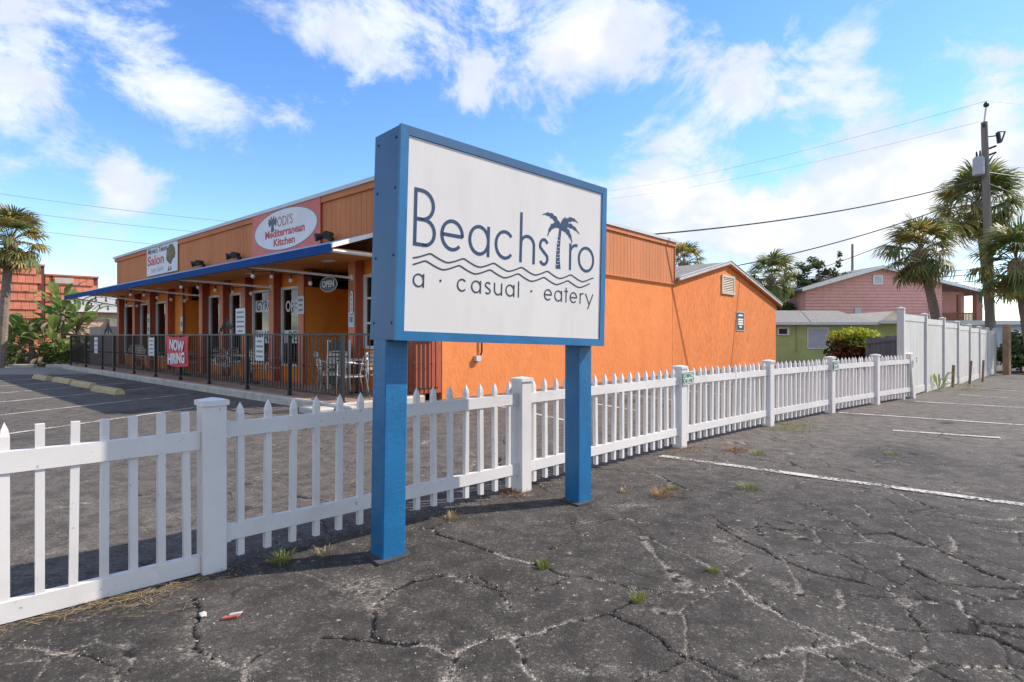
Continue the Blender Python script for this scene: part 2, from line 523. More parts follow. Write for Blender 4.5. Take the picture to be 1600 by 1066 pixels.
for x, y, rx, ry, s_ in SAND:
    d2 = ((wx - x) / rx) ** 2 + ((wy - y) / ry) ** 2
    sand = np.maximum(sand, s_ * .8 * np.exp(-d2 * 1.5) * smoothstep(0.44, 0.58, vnoise(gxf, gyf, 80, 8) * .5 + vnoise(gxf, gyf, 14, 7) * .5))
groove = np.maximum(groove, fine * .75)
groove = groove * (1 - 0.8 * np.clip(sand * 1.2, 0, 1))
zg = -0.24 * smoothstep(8, 19, gxf) * smoothstep(7, 13, gyf)
near = smoothstep(14, 8, np.hypot(gxf, gyf - 3)) if False else 1 - smoothstep(6, 12, np.hypot(gxf, gyf - 3))
zg = zg + near * (-0.013 * groove - 0.004 * np.clip(sand, 0, 1) + 0.003 * (vnoise(gxf, gyf, 60, 21) - .5) + 0.006 * (vnoise(gxf, gyf, 3, 22) - .5)) - 0.003 * near
verts = np.stack([gxf, gyf, zg], 1).astype(np.float32)
ii = np.arange(nx * ny).reshape(ny, nx)
quads = np.stack([ii[:-1, :-1], ii[:-1, 1:], ii[1:, 1:], ii[1:, :-1]], -1).reshape(-1, 4)
gme = bpy.data.meshes.new("ground")
gme.vertices.add(len(verts))
gme.vertices.foreach_set('co', verts.ravel())
gme.loops.add(quads.size)
gme.loops.foreach_set('vertex_index', quads.ravel().astype(np.int32))
gme.polygons.add(len(quads))
gme.polygons.foreach_set('loop_start', np.arange(0, quads.size, 4, dtype=np.int32))
gme.polygons.foreach_set('loop_total', np.full(len(quads), 4, dtype=np.int32))
gme.update(calc_edges=True)
gme.polygons.foreach_set('use_smooth', np.ones(len(quads), dtype=bool))
for nm, arr in (('crack', groove), ('sand', np.clip(sand, 0, 1))):
    at = gme.attributes.new(nm, 'FLOAT', 'POINT')
    at.data.foreach_set('value', arr.astype(np.float32))
# wear zones: 1 = old weathered asphalt, 0 = fresher dark sealed surface
lotline = (gxf - 0.084) * 0.69 - (gyf - 5.02) * 0.72          # >0: right of the picket fence
inner = smoothstep(0.05, -0.15, lotline) if False else 1 - smoothstep(-0.15, 0.05, lotline)
worn = np.maximum(inner * .75, smoothstep(4.0, 10.0, gyf + 0.25 * gxf + 2.0 * (vnoise(gxf, gyf, .5, 31) - .5)))
at = gme.attributes.new('worn', 'FLOAT', 'POINT')
at.data.foreach_set('value', worn.astype(np.float32))

gm = bpy.data.materials.new("asphalt")
gm.use_nodes = True
t = NT(gm.node_tree)
pos = t.n('ShaderNodeNewGeometry').outputs['Position']
A = lambda nm: t.n('ShaderNodeAttribute', attribute_name=nm).outputs['Fac']
cr, sa, wo = A('crack'), A('sand'), A('worn')
v1 = t.n('ShaderNodeTexVoronoi', {'Vector': pos, 'Scale': 95.0}, feature='F1')
v2 = t.n('ShaderNodeTexVoronoi', {'Vector': pos, 'Scale': 210.0}, feature='F1')
rnd = t.n('ShaderNodeSeparateColor', {0: v1.outputs['Color']}).outputs[0]
big = t.noise(pos, 0.9, 4, 0.6)
mid = t.noise(pos, 6.0, 4, 0.65)
base = t.mix(t.smooth(mid, 0.3, 0.7), (0.032, 0.028, 0.0245), (0.068, 0.059, 0.051))
wornc = t.mix(t.smooth(mid, 0.3, 0.7), (0.082, 0.071, 0.062), (0.150, 0.129, 0.111))
base = t.mix(wo, base, wornc)
base = t.mix(t.m('MULTIPLY', t.smooth(big, 0.5, 0.68), 0.45), base, (0.105, 0.094, 0.084))
base = t.mix(t.m('MULTIPLY', t.smooth(t.noise(pos, 0.55, 3, 0.5), 0.42, 0.30), 0.6), base, (0.022, 0.021, 0.020))
base = t.mix(t.m('MULTIPLY', t.smooth(rnd, 0.80, 0.98), t.smooth(mid, 0.35, 0.65, 0.12, 0.6)), base, (0.21, 0.185, 0.16))
base = t.mix(t.m('MULTIPLY', t.smooth(rnd, 0.22, 0.0), 0.6), base, (0.018, 0.018, 0.02))
fleck = t.noise(pos, 24.0, 3, 0.5)
base = t.mix(t.m('MULTIPLY', t.smooth(fleck, 0.66, 0.74), t.smooth(big, 0.35, 0.62, 0.1, 0.9)), base, (0.40, 0.35, 0.29))
vc = t.n('ShaderNodeTexVoronoi', {'Vector': t.n('ShaderNodeVectorMath', {0: pos, 1: t.n('ShaderNodeVectorMath', {0: t.n('ShaderNodeTexNoise', {'Vector': pos, 'Scale': 2.4, 'Detail': 2.0}).outputs['Color'], 3: 0.9}, operation='SCALE').outputs[0]}, operation='ADD').outputs[0], 'Scale': 0.75}, feature='DISTANCE_TO_EDGE')
hair = t.m('MULTIPLY', t.smooth(vc.outputs['Distance'], 0.018, 0.004), t.smooth(t.noise(pos, 0.7, 3), 0.44, 0.6))
base = t.mix(t.m('MULTIPLY', hair, 0.75), base, (0.02, 0.018, 0.016))
stone = t.mix(t.smooth(rnd, 0.1, 0.9), (0.20, 0.175, 0.15), (0.50, 0.445, 0.38))
base = t.mix(t.m('MULTIPLY', sa, t.smooth(v1.outputs['Distance'], 0.75, 0.15, 0.25, 0.95)), base, stone)
base = t.mix(t.smooth(cr, 0.25, 0.8), base, (0.012, 0.011, 0.010))
hgt = t.m('ADD', t.m('MULTIPLY', v1.outputs['Distance'], -0.6), t.m('MULTIPLY', v2.outputs['Distance'], -0.3))
bmp = t.n('ShaderNodeBump', {'Height': hgt, 'Strength': 0.75, 'Distance': 0.008})
p = t.n('ShaderNodeBsdfPrincipled', {'Base Color': base, 'Roughness': 0.88, 'Specular IOR Level': 0.25, 'Normal': bmp.outputs[0]})
t.n('ShaderNodeOutputMaterial', {0: p.outputs[0]})
gme.materials.append(gm)
tag(put("ground", gme), kind='structure', label='cracked dark asphalt parking lot')

# painted lines
pm = bpy.data.materials.new("line_paint")
pm.use_nodes = True
t = NT(pm.node_tree)
pos = t.n('ShaderNodeNewGeometry').outputs['Position']
wr = t.m('ADD', t.m('MULTIPLY', t.noise(pos, 28.0, 5, 0.7), 0.6), t.m('MULTIPLY', t.noise(pos, 3.0, 4, 0.6), 0.4))
pb = t.n('ShaderNodeBsdfPrincipled', {'Base Color': (0.46, 0.43, 0.385, 1), 'Roughness': 0.8})
tr = t.n('ShaderNodeBsdfTransparent')
mx = t.n('ShaderNodeMixShader', {0: t.smooth(wr, 0.475, 0.575), 1: pb.outputs[0], 2: tr.outputs[0]})
t.n('ShaderNodeOutputMaterial', {0: mx.outputs[0]})
MATS['line_paint'] = pm


def line(a, b, wd=0.1, seg=24):
    a, b = Vector(a), Vector(b)
    d = (b - a)
    n_ = Vector((-d.y, d.x)).normalized()
    mb = MB()
    vs_, fs = [], []
    for i in range(seg + 1):
        q = a + d * (i / seg)
        j1, j2 = rng.uniform(-.006, .006), rng.uniform(-.006, .006)
        for sgn, j in ((1, j1), (-1, j2)):
            r_ = q + n_ * (sgn * wd / 2 + j)
            vs_.append((r_.x, r_.y, gz(r_.x, r_.y) + 0.006))
        if i:
            k = 2 * i
            fs.append((k - 2, k - 1, k + 1, k))
    mb.add(vs_, fs)
    o = mb.build("parking_line", pm)
    tag(o, kind='structure')


for a, b in [((1.66, 6.42), (4.35, 4.32)), ((5.7, 10.05), (8.4, 8.1)), ((5.39, 8.15), (6.4, 7.55)), ((8.2, 11.75), (11.0, 9.8)), ((10.4, 13.4), (13.5, 11.2)), ((12.7, 15.7), (15.7, 13.5))]:
    line(a, b, 0.105)

# ------------------------------------------------------------------ white vinyl materials
VINYL = mat('white_vinyl', (0.70, 0.655, 0.62), 0.42, 0.05, 2.0, spec=0.5, dirt=(0.42, 0.37, 0.30), dirt_amt=0.28, speck=.55)
VINYL2 = mat('white_vinyl_panel', (0.56, 0.53, 0.50), 0.5, 0.05, 1.2, spec=0.4, dirt=(0.36, 0.34, 0.30), dirt_amt=0.3)

# ------------------------------------------------------------------ picket fence
FP = [(-3.05, 2.05), (-1.725, 3.31), (0.084, 5.025), (2.03, 6.97), (3.83, 8.61), (5.55, 10.05), (7.11, 11.27), (8.62, 12.43)]
pf = thing('picket_fence', 'low white vinyl picket fence running diagonally across the asphalt', 'fence', (FP[1][0], FP[1][1], 0))
off = Vector((-FP[1][0], -FP[1][1], 0))


def pt(x, y, z=0):
    return Vector((x, y, z)) + off


pw = 0.0635
post_me = MB().bbox(-pw, pw, -pw, pw, -0.03, 0.955, 0.006).mesh('post', VINYL)
capb = MB()
cw_ = pw + 0.010
capb.box(-cw_, cw_, -cw_, cw_, 0.945, 0.972)
capb.add([(-cw_, -cw_, .9725), (cw_, -cw_, .9725), (cw_, cw_, .9725), (-cw_, cw_, .9725), (0, 0, 0.988)], [(0, 1, 4), (1, 2, 4), (2, 3, 4), (3, 0, 4)])
cap_me = capb.mesh('cap', VINYL)
hp = 0.0185


def picket_mesh(z0, z1, point):
    b = MB()
    if point:
        zs = z1 - 0.068
        b.box(-hp, hp, -hp, hp, z0, zs)
        b.f.pop(1)
        h2 = hp * .74
        zm = zs + .030
        b.add([(-hp, -hp, zs), (hp, -hp, zs), (hp, hp, zs), (-hp, hp, zs), (-h2, -h2, zm), (h2, -h2, zm), (h2, h2, zm), (-h2, h2, zm), (0, 0, z1)],
              [(0, 1, 5, 4), (1, 2, 6, 5), (2, 3, 7, 6), (3, 0, 4, 7), (4, 5, 8), (5, 6, 8), (6, 7, 8), (7, 4, 8)])
    else:
        b.box(-hp, hp, -hp, hp, z0, z1)
    return b.mesh('picket', VINYL)


pk = picket_mesh(0.05, 0.955, True)
pk_flat = picket_mesh(0.04, 0.915, False)
pk_old = picket_mesh(0.04, 0.935, True)
for i in range(len(FP)):
    x, y = FP[i]
    lean = (0, 0, 0)
    if i < len(FP) - 1:
        dx, dy = FP[i + 1][0] - x, FP[i + 1][1] - y
    ang = math.atan2(dy, dx)
    rot = Euler((0, 0, ang))
    if i == len(FP) - 1:
        rot = Euler((R(-1.5), R(-6), ang))
    if True:
        po = put('post', post_me, pf, pt(x, y, gz(x, y)), rot)
        put('cap', cap_me, po)
    if i == len(FP) - 1:
        break
    L = math.hypot(dx, dy)
    z0, z1 = gz(x, y), gz(*FP[i + 1])
    up = (z1 - z0) / L
    first = (i == 0)
    rails = ((0.70, 0.80), (0.004, 0.10)) if first else ((0.752, 0.838), (0.150, 0.238))
    for lo, hi in rails:
        b = MB()
        b.box(pw + .002, L - pw - .002, -0.025, 0.025, lo, hi)
        for k, v in enumerate(b.v):
            b.v[k] = (v[0], v[1], v[2] + up * v[0])
        b.build('rail', VINYL, pf, loc=pt(x, y, z0), rot=(0, 0, ang))
        if not first:
            for xe in (pw + .001, L - pw - .001):      # rail bracket
                bb = MB()
                s_ = 1 if xe < L / 2 else -1
                bb.box(min(xe, xe + s_ * .03), max(xe, xe + s_ * .03), -.031, .031, lo - .006 + up * xe, hi + .006 + up * xe)
                bb.build('rail_bracket', VINYL, pf, loc=pt(x, y, z0), rot=(0, 0, ang))
    sp = 0.146
    n = 13 if first else max(3, round((L - .12) / sp) - 1)
    for k in range(n):
        s_ = (k + 1) / (n + 1) * L if not first else L - 0.127 - k * 0.128
        if s_ < .1:
            continue
        me = pk
        if first:
            me = pk_old if k in (6, 10) else pk_flat
        q = (x + dx / L * s_, y + dy / L * s_)
        put('picket', me, pf, pt(q[0], q[1], z0 + up * s_ + rng.uniform(-.004, .004)), (rng.gauss(0, .007), rng.gauss(0, .008), ang + rng.uniform(-.05, .05)))

# compact-car plates on the posts
SIGNW = mat('sign_white', (0.72, 0.74, 0.68), 0.4, 0.04)
SIGNG = mat('sign_green', (0.06, 0.22, 0.15), 0.4, 0.05)
for i, lab in ((3, 'small white plate with green lettering on the fence post nearest the blue sign'),
               (5, 'small white plate with green lettering on the fence post by the green house'),
               (7, 'small plate on the leaning last picket fence post')):
    x, y = FP[i]
    d0 = Vector((0.72, 0.69)).normalized()
    nrm = Vector((d0.y, -d0.x))
    ang = math.atan2(d0.y, d0.x)
    o = thing('parking_plate', lab, 'sign', (x + nrm.x * (pw + .012) + d0.x * .075, y + nrm.y * (pw + .012) + d0.y * .075, 0.83 + gz(x, y)), ang + (0 if i < 7 else .15), 'plates on the picket fence')
    W_, H_ = 0.125, 0.08
    MB().box(-W_, W_, -0.002, 0.002, -H_, H_).build('plate', SIGNW, o)
    b = MB()
    q = W_ - .014
    h_ = H_ - .014
    b.ribbon([(-q, -h_), (q, -h_), (q, h_), (-q, h_)], 0.008, 0.001, True, -0.0025)
    b.build('border', SIGNG, o)
    text('COMPACT', 0.068, SIGNG, 'lettering', o, (0, -.0035, .028), sx=.75, bold=.001, ext=.0006)
    text('CAR ONLY', 0.068, SIGNG, 'lettering', o, (0, -.0035, -.032), sx=.75, bold=.001, ext=.0006)

# ------------------------------------------------------------------ tall privacy fence
tf = thing('privacy_fence', 'tall solid white vinyl privacy fence beyond the picket fence', 'fence', (8.24, 12.2, gz(8.24, 12.2)), R(45))
tp = MB().bbox(-.0635, .0635, -.0635, .0635, -.05, 1.90, .006).mesh('post', VINYL2)
tcap = MB()
tcap.box(-.072, .072, -.072, .072, 1.90, 1.925)
tcap.add([(-.072, -.072, 1.9255), (.072, -.072, 1.9255), (.072, .072, 1.9255), (-.072, .072, 1.9255), (0, 0, 1.96)], [(0, 1, 4), (1, 2, 4), (2, 3, 4), (3, 0, 4)])
tcapm = tcap.mesh('cap', VINYL2)
SPC = 2.446
bw = (SPC - .13) / 15
board = MB()
board.bbox(0.004, bw - 0.004, -.016, .016, 0.2, 1.70, .004)
boardm = board.mesh('board', VINYL2)
railm = {}
z_first = gz(8.24, 12.2)
for i in range(8):
    s_ = i * SPC
    c45 = math.cos(R(45))
    z_ = gz(8.24 + s_ * c45, 12.2 + s_ * c45) - z_first
    if i > 0:
        z_ -= 0.04
    po = put('post', tp, tf, (s_, 0, z_))
    put('cap', tcapm, po)
    if i < 7:
        z2 = gz(8.24 + (s_ + SPC) * c45, 12.2 + (s_ + SPC) * c45) - z_first - .04
        zm = (z_ + z2) / 2
        for lo, hi in ((1.70, 1.84), (0.05, 0.2)):
            MB().box(s_ + .065, s_ + SPC - .065, -.028, .028, lo + zm, hi + zm).build('rail', VINYL2, tf)
        for k in range(15):
            put('board', boardm, tf, (s_ + .065 + k * bw, 0, zm))

# ------------------------------------------------------------------ blue cabinet sign
BLUE = mat('blue_paint', (0.014, 0.135, 0.300), 0.34, 0.10, 5.0, bump=0.05, bscale=30, spec=0.5)
BLUEROUGH = mat('blue_paint_post', (0.014, 0.135, 0.300), 0.36, 0.10, 5.0, bump=0.13, bscale=38, spec=0.5)
BLUEDK = mat('blue_edge', (0.016, 0.090, 0.205), 0.38, 0.08, 4.0, spec=0.5)
FACE = mat('sign_face', (0.68, 0.63, 0.59), 0.32, 0.03, 1.5, spec=0.5, dirt=(0.50, 0.46, 0.42), dirt_amt=.35, stretch=(1, 1, .3))
INK = mat('sign_ink', (0.022, 0.050, 0.115), 0.4, 0.05)
INK2 = mat('sign_ink_dark', (0.035, 0.045, 0.065), 0.4, 0.05)
sg = thing('cabinet_sign', 'large blue framed cabinet sign with white face on two blue square posts', 'sign', (-0.767, 3.416, 0), math.atan2(.668, .744))
PW = 0.155
for xx, lean in ((0.0, 0.016), (1.745, 0.002)):
    b = MB()
    b.bbox(0, PW, 0, PW, -0.02, 1.335, .006)
    for k, v in enumerate(b.v):
        b.v[k] = (v[0] + xx + lean * v[2], v[1], v[2])
    po = b.build('post', BLUEROUGH, sg)
    bb = MB()
    bb.prism([(-.05, -.04), (.05, -.05), (.17, -.035), (.2, .04), (.19, .16), (.1, .2), (-.03, .18), (-.045, .08)], -.01, .012, 'z')
    fo = bb.build('footing_patch', mat('dark_tar', (0.05, 0.05, 0.055), .9, .3, 30, bump=.4, bscale=90), sg, loc=(xx, 0, 0))
W_, H_, D_ = 1.89, 1.262, 0.30
TILT = R(1.75)
cab = thing('cabinet', None, None)
cab.parent = sg
cab.location = (0.018, -0.11, 1.318)
cab.rotation_euler = (0, TILT, 0)
# real mesh as the cabinet part: swap the empty for its body
bpy.data.objects.remove(cab)
bm_ = MB()
bm_.box(0, W_, 0.012, D_, 0, H_)
cab = bm_.build('cabinet', BLUEDK, sg, loc=(0.018, -0.11, 1.318), rot=(0, TILT, 0))
fw = 0.052
fr_ = MB()
fr_.prism([(-.003, -.003), (W_ + .003, -.003), (W_ - fw, fw), (fw, fw)], -.012, .0115, 'y')
fr_.build('frame_bottom', BLUE, cab)
fr_ = MB()
fr_.prism([(-.003, H_ + .003), (fw, H_ - fw), (W_ - fw, H_ - fw), (W_ + .003, H_ + .003)], -.012, .0115, 'y')
fr_.build('frame_top', BLUEDK, cab)
fr_ = MB()
fr_.prism([(-.003, -.003), (fw, fw), (fw, H_ - fw), (-.003, H_ + .003)], -.012, .0115, 'y')
fr_.build('frame_side', BLUE, cab)
fr_ = MB()
fr_.prism([(W_ + .003, -.003), (W_ + .003, H_ + .003), (W_ - fw, H_ - fw), (W_ - fw, fw)], -.012, .0115, 'y')
fr_.build('frame_side', BLUE, cab)
scr = MB().tube([(0, 0, 0), (-.006, 0, 0)], .008, 8).mesh('screw', BLUEDK)
for zq in (.1, .5, .9, 1.2):
    for yq in (.05, .26):
        put('screw', scr, cab, (0, yq, zq))
face = MB().box(fw + .001, W_ - fw - .001, -.004, .011, fw + .001, H_ - fw - .001).build('sign_face', FACE, sg, loc=(0.018, -0.11, 1.318), rot=(0, TILT, 0))


def arc(cx, cz, rx, rz, a0, a1, n=28):
    return [(cx + rx * math.cos(R(a0 + (a1 - a0) * k / n)), cz + rz * math.sin(R(a0 + (a1 - a0) * k / n))) for k in range(n + 1)]


def glyph(ch, x, w_, zb, xh, asc, sw):
    """geometric thin sans strokes; returns list of (points, closed)"""
    r_ = w_ / 2
    cx, cz = x + r_, zb + xh / 2
    ri, rz_ = r_ - sw / 2, xh / 2 - sw / 2
    if ch == 'o':
        return [(arc(cx, cz, ri, rz_, 0, 360, 44)[:-1], True)]
    if ch == 'e':
        return [([(cx - ri, cz + .0), (cx + ri, cz)] + arc(cx, cz, ri, rz_, 0, 315, 40), False)]
    if ch == 'a':
        return [(arc(cx, cz, ri, rz_, 0, 360, 44)[:-1], True), ([(x + w_ - sw / 2, zb), (x + w_ - sw / 2, zb + xh)], False)]
    if ch == 'c':
        return [(arc(cx, cz, ri, rz_, 42, 318, 34), False)]
    if ch == 'h':
        return [([(x + sw / 2, zb), (x + sw / 2, zb + asc)], False),
                ([(x + sw / 2, zb + xh * .45)] + arc(cx, zb + xh - ri - sw / 2, ri, ri, 165, 0, 20) + [(x + w_ - sw / 2, zb)], False)]
    if ch == 's':
        q = xh / 4
        return [(arc(cx, zb + xh - q - sw * .25, ri, q - sw * .25, 25, 200, 14) + [(cx - ri * .4, zb + xh * .56), (cx + ri * .4, zb + xh * .44)] + arc(cx, zb + q + sw * .25, ri, q - sw * .25, 20, -150, 16), False)]
    if ch == 'r':
        return [([(x + sw / 2, zb), (x + sw / 2, zb + xh)], False), ([(x + sw / 2, zb + xh * .55)] + arc(x + w_ * .9, zb + xh * .62, w_ * .8, xh * .35, 165, 82, 10), False)]
    if ch == 'B':
        h1 = asc * .47
        xr = x + w_
        up_ = asc - h1
        lo_ = [(x + sw / 2, zb + sw / 2), (xr - h1 / 2 * .98, zb + sw / 2)] + arc(xr - h1 * .5, zb + h1 / 2 + sw * .25, h1 * .5 - sw / 2, h1 / 2 - sw * .25, -90, 90, 18) + [(x + sw / 2, zb + h1 + sw / 2 - sw * .5)]
        hi_ = [(x + sw / 2, zb + h1), (xr - up_ * .55, zb + h1)] + arc(xr - up_ * .58, zb + h1 + up_ / 2 - sw * .25, up_ * .46, up_ / 2 - sw * .25, -90, 90, 18) + [(x + sw / 2, zb + asc - sw / 2)]
        return [([(x + sw / 2, zb), (x + sw / 2, zb + asc)], False), (lo_, False), (hi_, False)]
    if ch == 'u':
        return [([(x + sw / 2, zb + xh)] + arc(cx, zb + ri + sw / 2, ri, ri, 180, 360, 20) + [(x + w_ - sw / 2, zb + xh)], False), ([(x + w_ - sw / 2, zb), (x + w_ - sw / 2, zb + xh)], False)]
    if ch == 'l':
        return [([(x + sw / 2, zb), (x + sw / 2, zb + asc)], False)]
    if ch == 't':
        return [([(x + w_ * .5, zb), (x + w_ * .5, zb + asc * .98)], False), ([(x, zb + xh), (x + w_, zb + xh)], False)]
    if ch == 'y':
        return [([(x, zb + xh), (x + w_ * .52, zb)], False), ([(x + w_, zb + xh), (x + w_ * .32, zb - xh * .42)], False)]
    return []


LY = -0.0045


def letters(items, zb, xh, asc, sw, m):
    for ch, x, w_ in items:
        b = MB()
        for j, (pts, cl) in enumerate(glyph(ch, x, w_, zb, xh, asc, sw)):
            b.ribbon(pts, sw, .0015 + .0002 * j, cl, LY)
        b.build('letter', m, face)


letters([('B', .103, .160), ('e', .297, .180), ('a', .515, .176), ('c', .736, .178), ('h', .962, .148), ('s', 1.150, .098), ('r', 1.470, .088), ('o', 1.568, .190)], .565, .200, .348, .0215, INK)
letters([('a', .107, .080), ('c', .432, .080), ('a', .540, .082), ('s', .648, .048), ('u', .722, .072), ('a', .822, .082), ('l', .954, .011), ('e', 1.210, .082), ('a', 1.312, .082),
         ('t', 1.418, .036), ('e', 1.472, .082), ('r', 1.578, .040), ('y', 1.668, .086)] if False else
        [('a', .107, .080), ('c', .432, .080), ('a', .545, .082), ('s', .660, .050), ('u', .738, .072), ('a', .840, .082), ('l', .955, .011), ('e', 1.210, .082), ('a', 1.318, .082),
         ('t', 1.425, .038), ('e', 1.485, .082), ('r', 1.598, .042), ('y', 1.664, .088)], .318, .083, .112, .0098, INK2)
for xx in (.306, 1.083):
    MB().ribbon(arc(xx, .372, .004, .004, 0, 360, 12)[:-1], .008, .0015, True, LY).build('dot', INK2, face)
for zc, x0_, x1_, ph in ((.511, .105, 1.755, 0), (.463, .105, 1.712, -.033)):
    pts = []
    N = 150
    for k in range(N + 1):
        x = x0_ + (x1_ - x0_) * k / N
        u = ((x - ph - .226) / .2535) % 1.0          # crest at 0
        z = zc - .022 + .044 * (abs(2 * ((u) % 1) - 1) ** 1.35 if True else 0)
        pts.append((x, z))
    # soften crests
    for _ in range(2):
        pts = [pts[0]] + [(pts[i][0], (pts[i - 1][1] + pts[i][1] * 2 + pts[i + 1][1]) / 4) for i in range(1, N)] + [pts[-1]]
    MB().ribbon(pts, .0092, .0015, False, LY).build('wave', INK2, face)
# palm emblem in place of the letter t
em = MB()
tx = [(1.352, .560), (1.347, .64), (1.350, .72), (1.358, .79), (1.367, .86)]
em.ribbon(tx, [.050, .036, .030, .026, .022], .0015, False, LY)
em.build('palm_trunk', INK, face)
notch = MB()
for k in range(9):
    z = .585 + k * .026
    x = 1.346 + (.006 if k % 2 else -.006)
    notch.ribbon([(x - .016 + k * .001, z), (x + .012, z + .007)], .0035, .0022, False, LY)
notch.build('trunk_ring', FACE, face)
fro = MB()
C0 = (1.368, .872)
for tip, ctl, wd in [((1.180, .934), (1.28, .975), .040), ((1.235, .785), (1.270, .905), .042), ((1.420, .955), (1.40, .93), .03), ((1.560, .934), (1.47, .985), .040),
                     ((1.578, .852), (1.47, .935), .040), ((1.500, .772), (1.455, .880), .046), ((1.30, .86), (1.33, .90), .05), ((1.42, .84), (1.40, .88), .05)]:
    P0, P1, P2 = Vector(C0), Vector(ctl), Vector(tip)
    pts, wds = [], []
    for k in range(15):
        u = k / 14
        q = P0 * (1 - u) ** 2 + P1 * 2 * u * (1 - u) + P2 * u * u
        pts.append((q.x, q.y))
        wds.append(max(.003, wd * math.sin(math.pi * min(1, .18 + u * .82)) * (1.0 if k % 3 else .62)))
    fro.ribbon(pts, wds, .0015 + rng.uniform(0, .0006), False, LY)
fro.build('palm_fronds', INK, face)

# ------------------------------------------------------------------ restaurant
BA = R(-41.5)
BL = Vector((-2.06, 11.43, 0))
rb = thing('restaurant', 'orange stucco restaurant with siding parapet, blue awning and gabled rear wing', 'building', BL, BA)
BM = Matrix.Translation(BL) @ Matrix.Rotation(BA, 4, 'Z')


def bw_(x, y, z=0):
    return BM @ Vector((x, y, z))


STUCCO = mat('orange_stucco', (0.78, 0.250, 0.080), 0.85, 0.05, .6, bump=0.6, bscale=16, spec=.2, fine=.12, fscale=9, stretch=(1, 1, .55), dirt=(.52, .15, .05), dirt_amt=.30)
STUCCO2 = mat('orange_stucco_rough', (0.76, 0.238, 0.074), 0.88, 0.06, 1.0, bump=1.0, bscale=14, spec=.2, fine=.34, fscale=11, stretch=(1, 1, .35))
PORCH = mat('porch_orange', (0.85, 0.26, 0.03), 0.7, 0.06, 2, bump=.15, bscale=60)
SIDING = mat('siding_orange', (0.58, 0.200, 0.072), 0.75, 0.10, 1.2, bump=.25, bscale=30, fine=.15, fscale=14, stretch=(1, 1, .12))
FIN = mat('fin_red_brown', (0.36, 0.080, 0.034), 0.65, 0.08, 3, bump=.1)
CAPM = mat('cap_metal', (0.55, 0.56, 0.56), 0.45, 0.05, 2)
WHITE = mat('white_trim', (0.78, 0.76, 0.73), 0.5, 0.05, 3)
AWN = mat('awning_blue', (0.014, 0.068, 0.235), 0.75, 0.06, 3, spec=.1)
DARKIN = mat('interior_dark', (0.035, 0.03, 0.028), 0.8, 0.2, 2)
SHING = mat('grey_shingle', (0.23, 0.215, 0.20), 0.9, 0.18, 5, bump=.4, bscale=25, fine=.4, fscale=18)
GLASS = glassmat('window_glass', (.55, .57, .58), .05)
BLACK = mat('black_metal', (0.018, 0.017, 0.017), 0.42, 0.1, 6, spec=.5)
CREAM = mat('cream_curtain', (0.62, 0.55, 0.30), 0.8, .1, 4)

# body
MB().box(-.25, -.03, .92, 11.60, -.2, 3.15).build('side_wall', STUCCO, rb)
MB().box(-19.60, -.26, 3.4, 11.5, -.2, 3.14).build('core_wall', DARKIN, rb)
MB().box(-19.75, -.03, .03, 11.70, 3.152, 4.55).build('parapet_core', SIDING, rb)
bs = .2
nfb = 98
bm2 = MB().bbox(.004, bs - .004, -.001, .027, 3.17, 4.46, .003)
bme = bm2.mesh('siding_board', SIDING)
par = MB().box(-19.79, .032, -.032, -.002, 3.13, 3.168).build('parapet_skirt', SIDING, rb)
for k in range(nfb):
    put('siding_board', bme, rb, (-19.62 + k * bs, 0, 0))
bm3 = MB()
bm3.bbox(.004, bs - .004, -.001, .027, 3.17, 4.46, .003)
for k in range(58):
    put('siding_board', bme, rb, (.0, .08 + k * bs, 0), (0, 0, R(90)))
MB().box(.002, .032, 0, 11.73, 3.13, 3.168).build('parapet_skirt', SIDING, rb)
MB().box(-.018, .03, -.03, .075, 3.17, 4.46).build('corner_board', SIDING, rb)
MB().box(-.02, .03, 11.68, 11.73, 3.17, 4.46).build('corner_board', SIDING, rb)
MB().box(-19.79, .045, -.045, .03, 4.462, 4.60).build('fascia_board', SIDING, rb)
MB().box(-.03, .045, .032, 11.75, 4.462, 4.60).build('fascia_board', SIDING, rb)
cp = MB()
cp.box(-19.86, .085, -.085, .20, 4.602, 4.69)
cp.build('metal_coping', CAPM, rb)
MB().box(-.2, .085, .201, 11.80, 4.602, 4.69).build('metal_coping', CAPM, rb)
MB().box(-19.86, -19.65, .201, 11.8, 4.602, 4.69).build('metal_coping', CAPM, rb)
MB().box(-19.79, -19.60, .9, 11.6, -.2, 3.15).build('end_wall', STUCCO, rb)

# porch: recesses and fins
SOFFIT = mat('soffit_wood', (0.70, 0.30, 0.09), 0.6, .1, 2, stretch=(.3, 3, 1))
MB().box(-19.6, -.04, -.0, 1.58, 3.02, 3.149).build('soffit', SOFFIT, rb)
wy_ = .215
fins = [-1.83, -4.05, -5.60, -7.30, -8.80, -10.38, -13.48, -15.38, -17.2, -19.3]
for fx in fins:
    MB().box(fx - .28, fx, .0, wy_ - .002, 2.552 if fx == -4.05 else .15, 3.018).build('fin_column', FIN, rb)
# window bays along the recessed wall
FIN_SKYLIT = mat('fin_face_skylit', (0.66, 0.22, 0.11), 0.6, 0.06, 3)  # lighter fin colour: skylight on the front faces painted in
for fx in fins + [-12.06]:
    MB().box(fx - .27 if fx != -12.06 else fx - .13, fx - .01, -.014, -.0005, .152, 3.0).build('fin_face_skylit', FIN_SKYLIT, rb)
FRAME = mat('window_frame', (0.72, 0.70, 0.66), 0.45, .05)


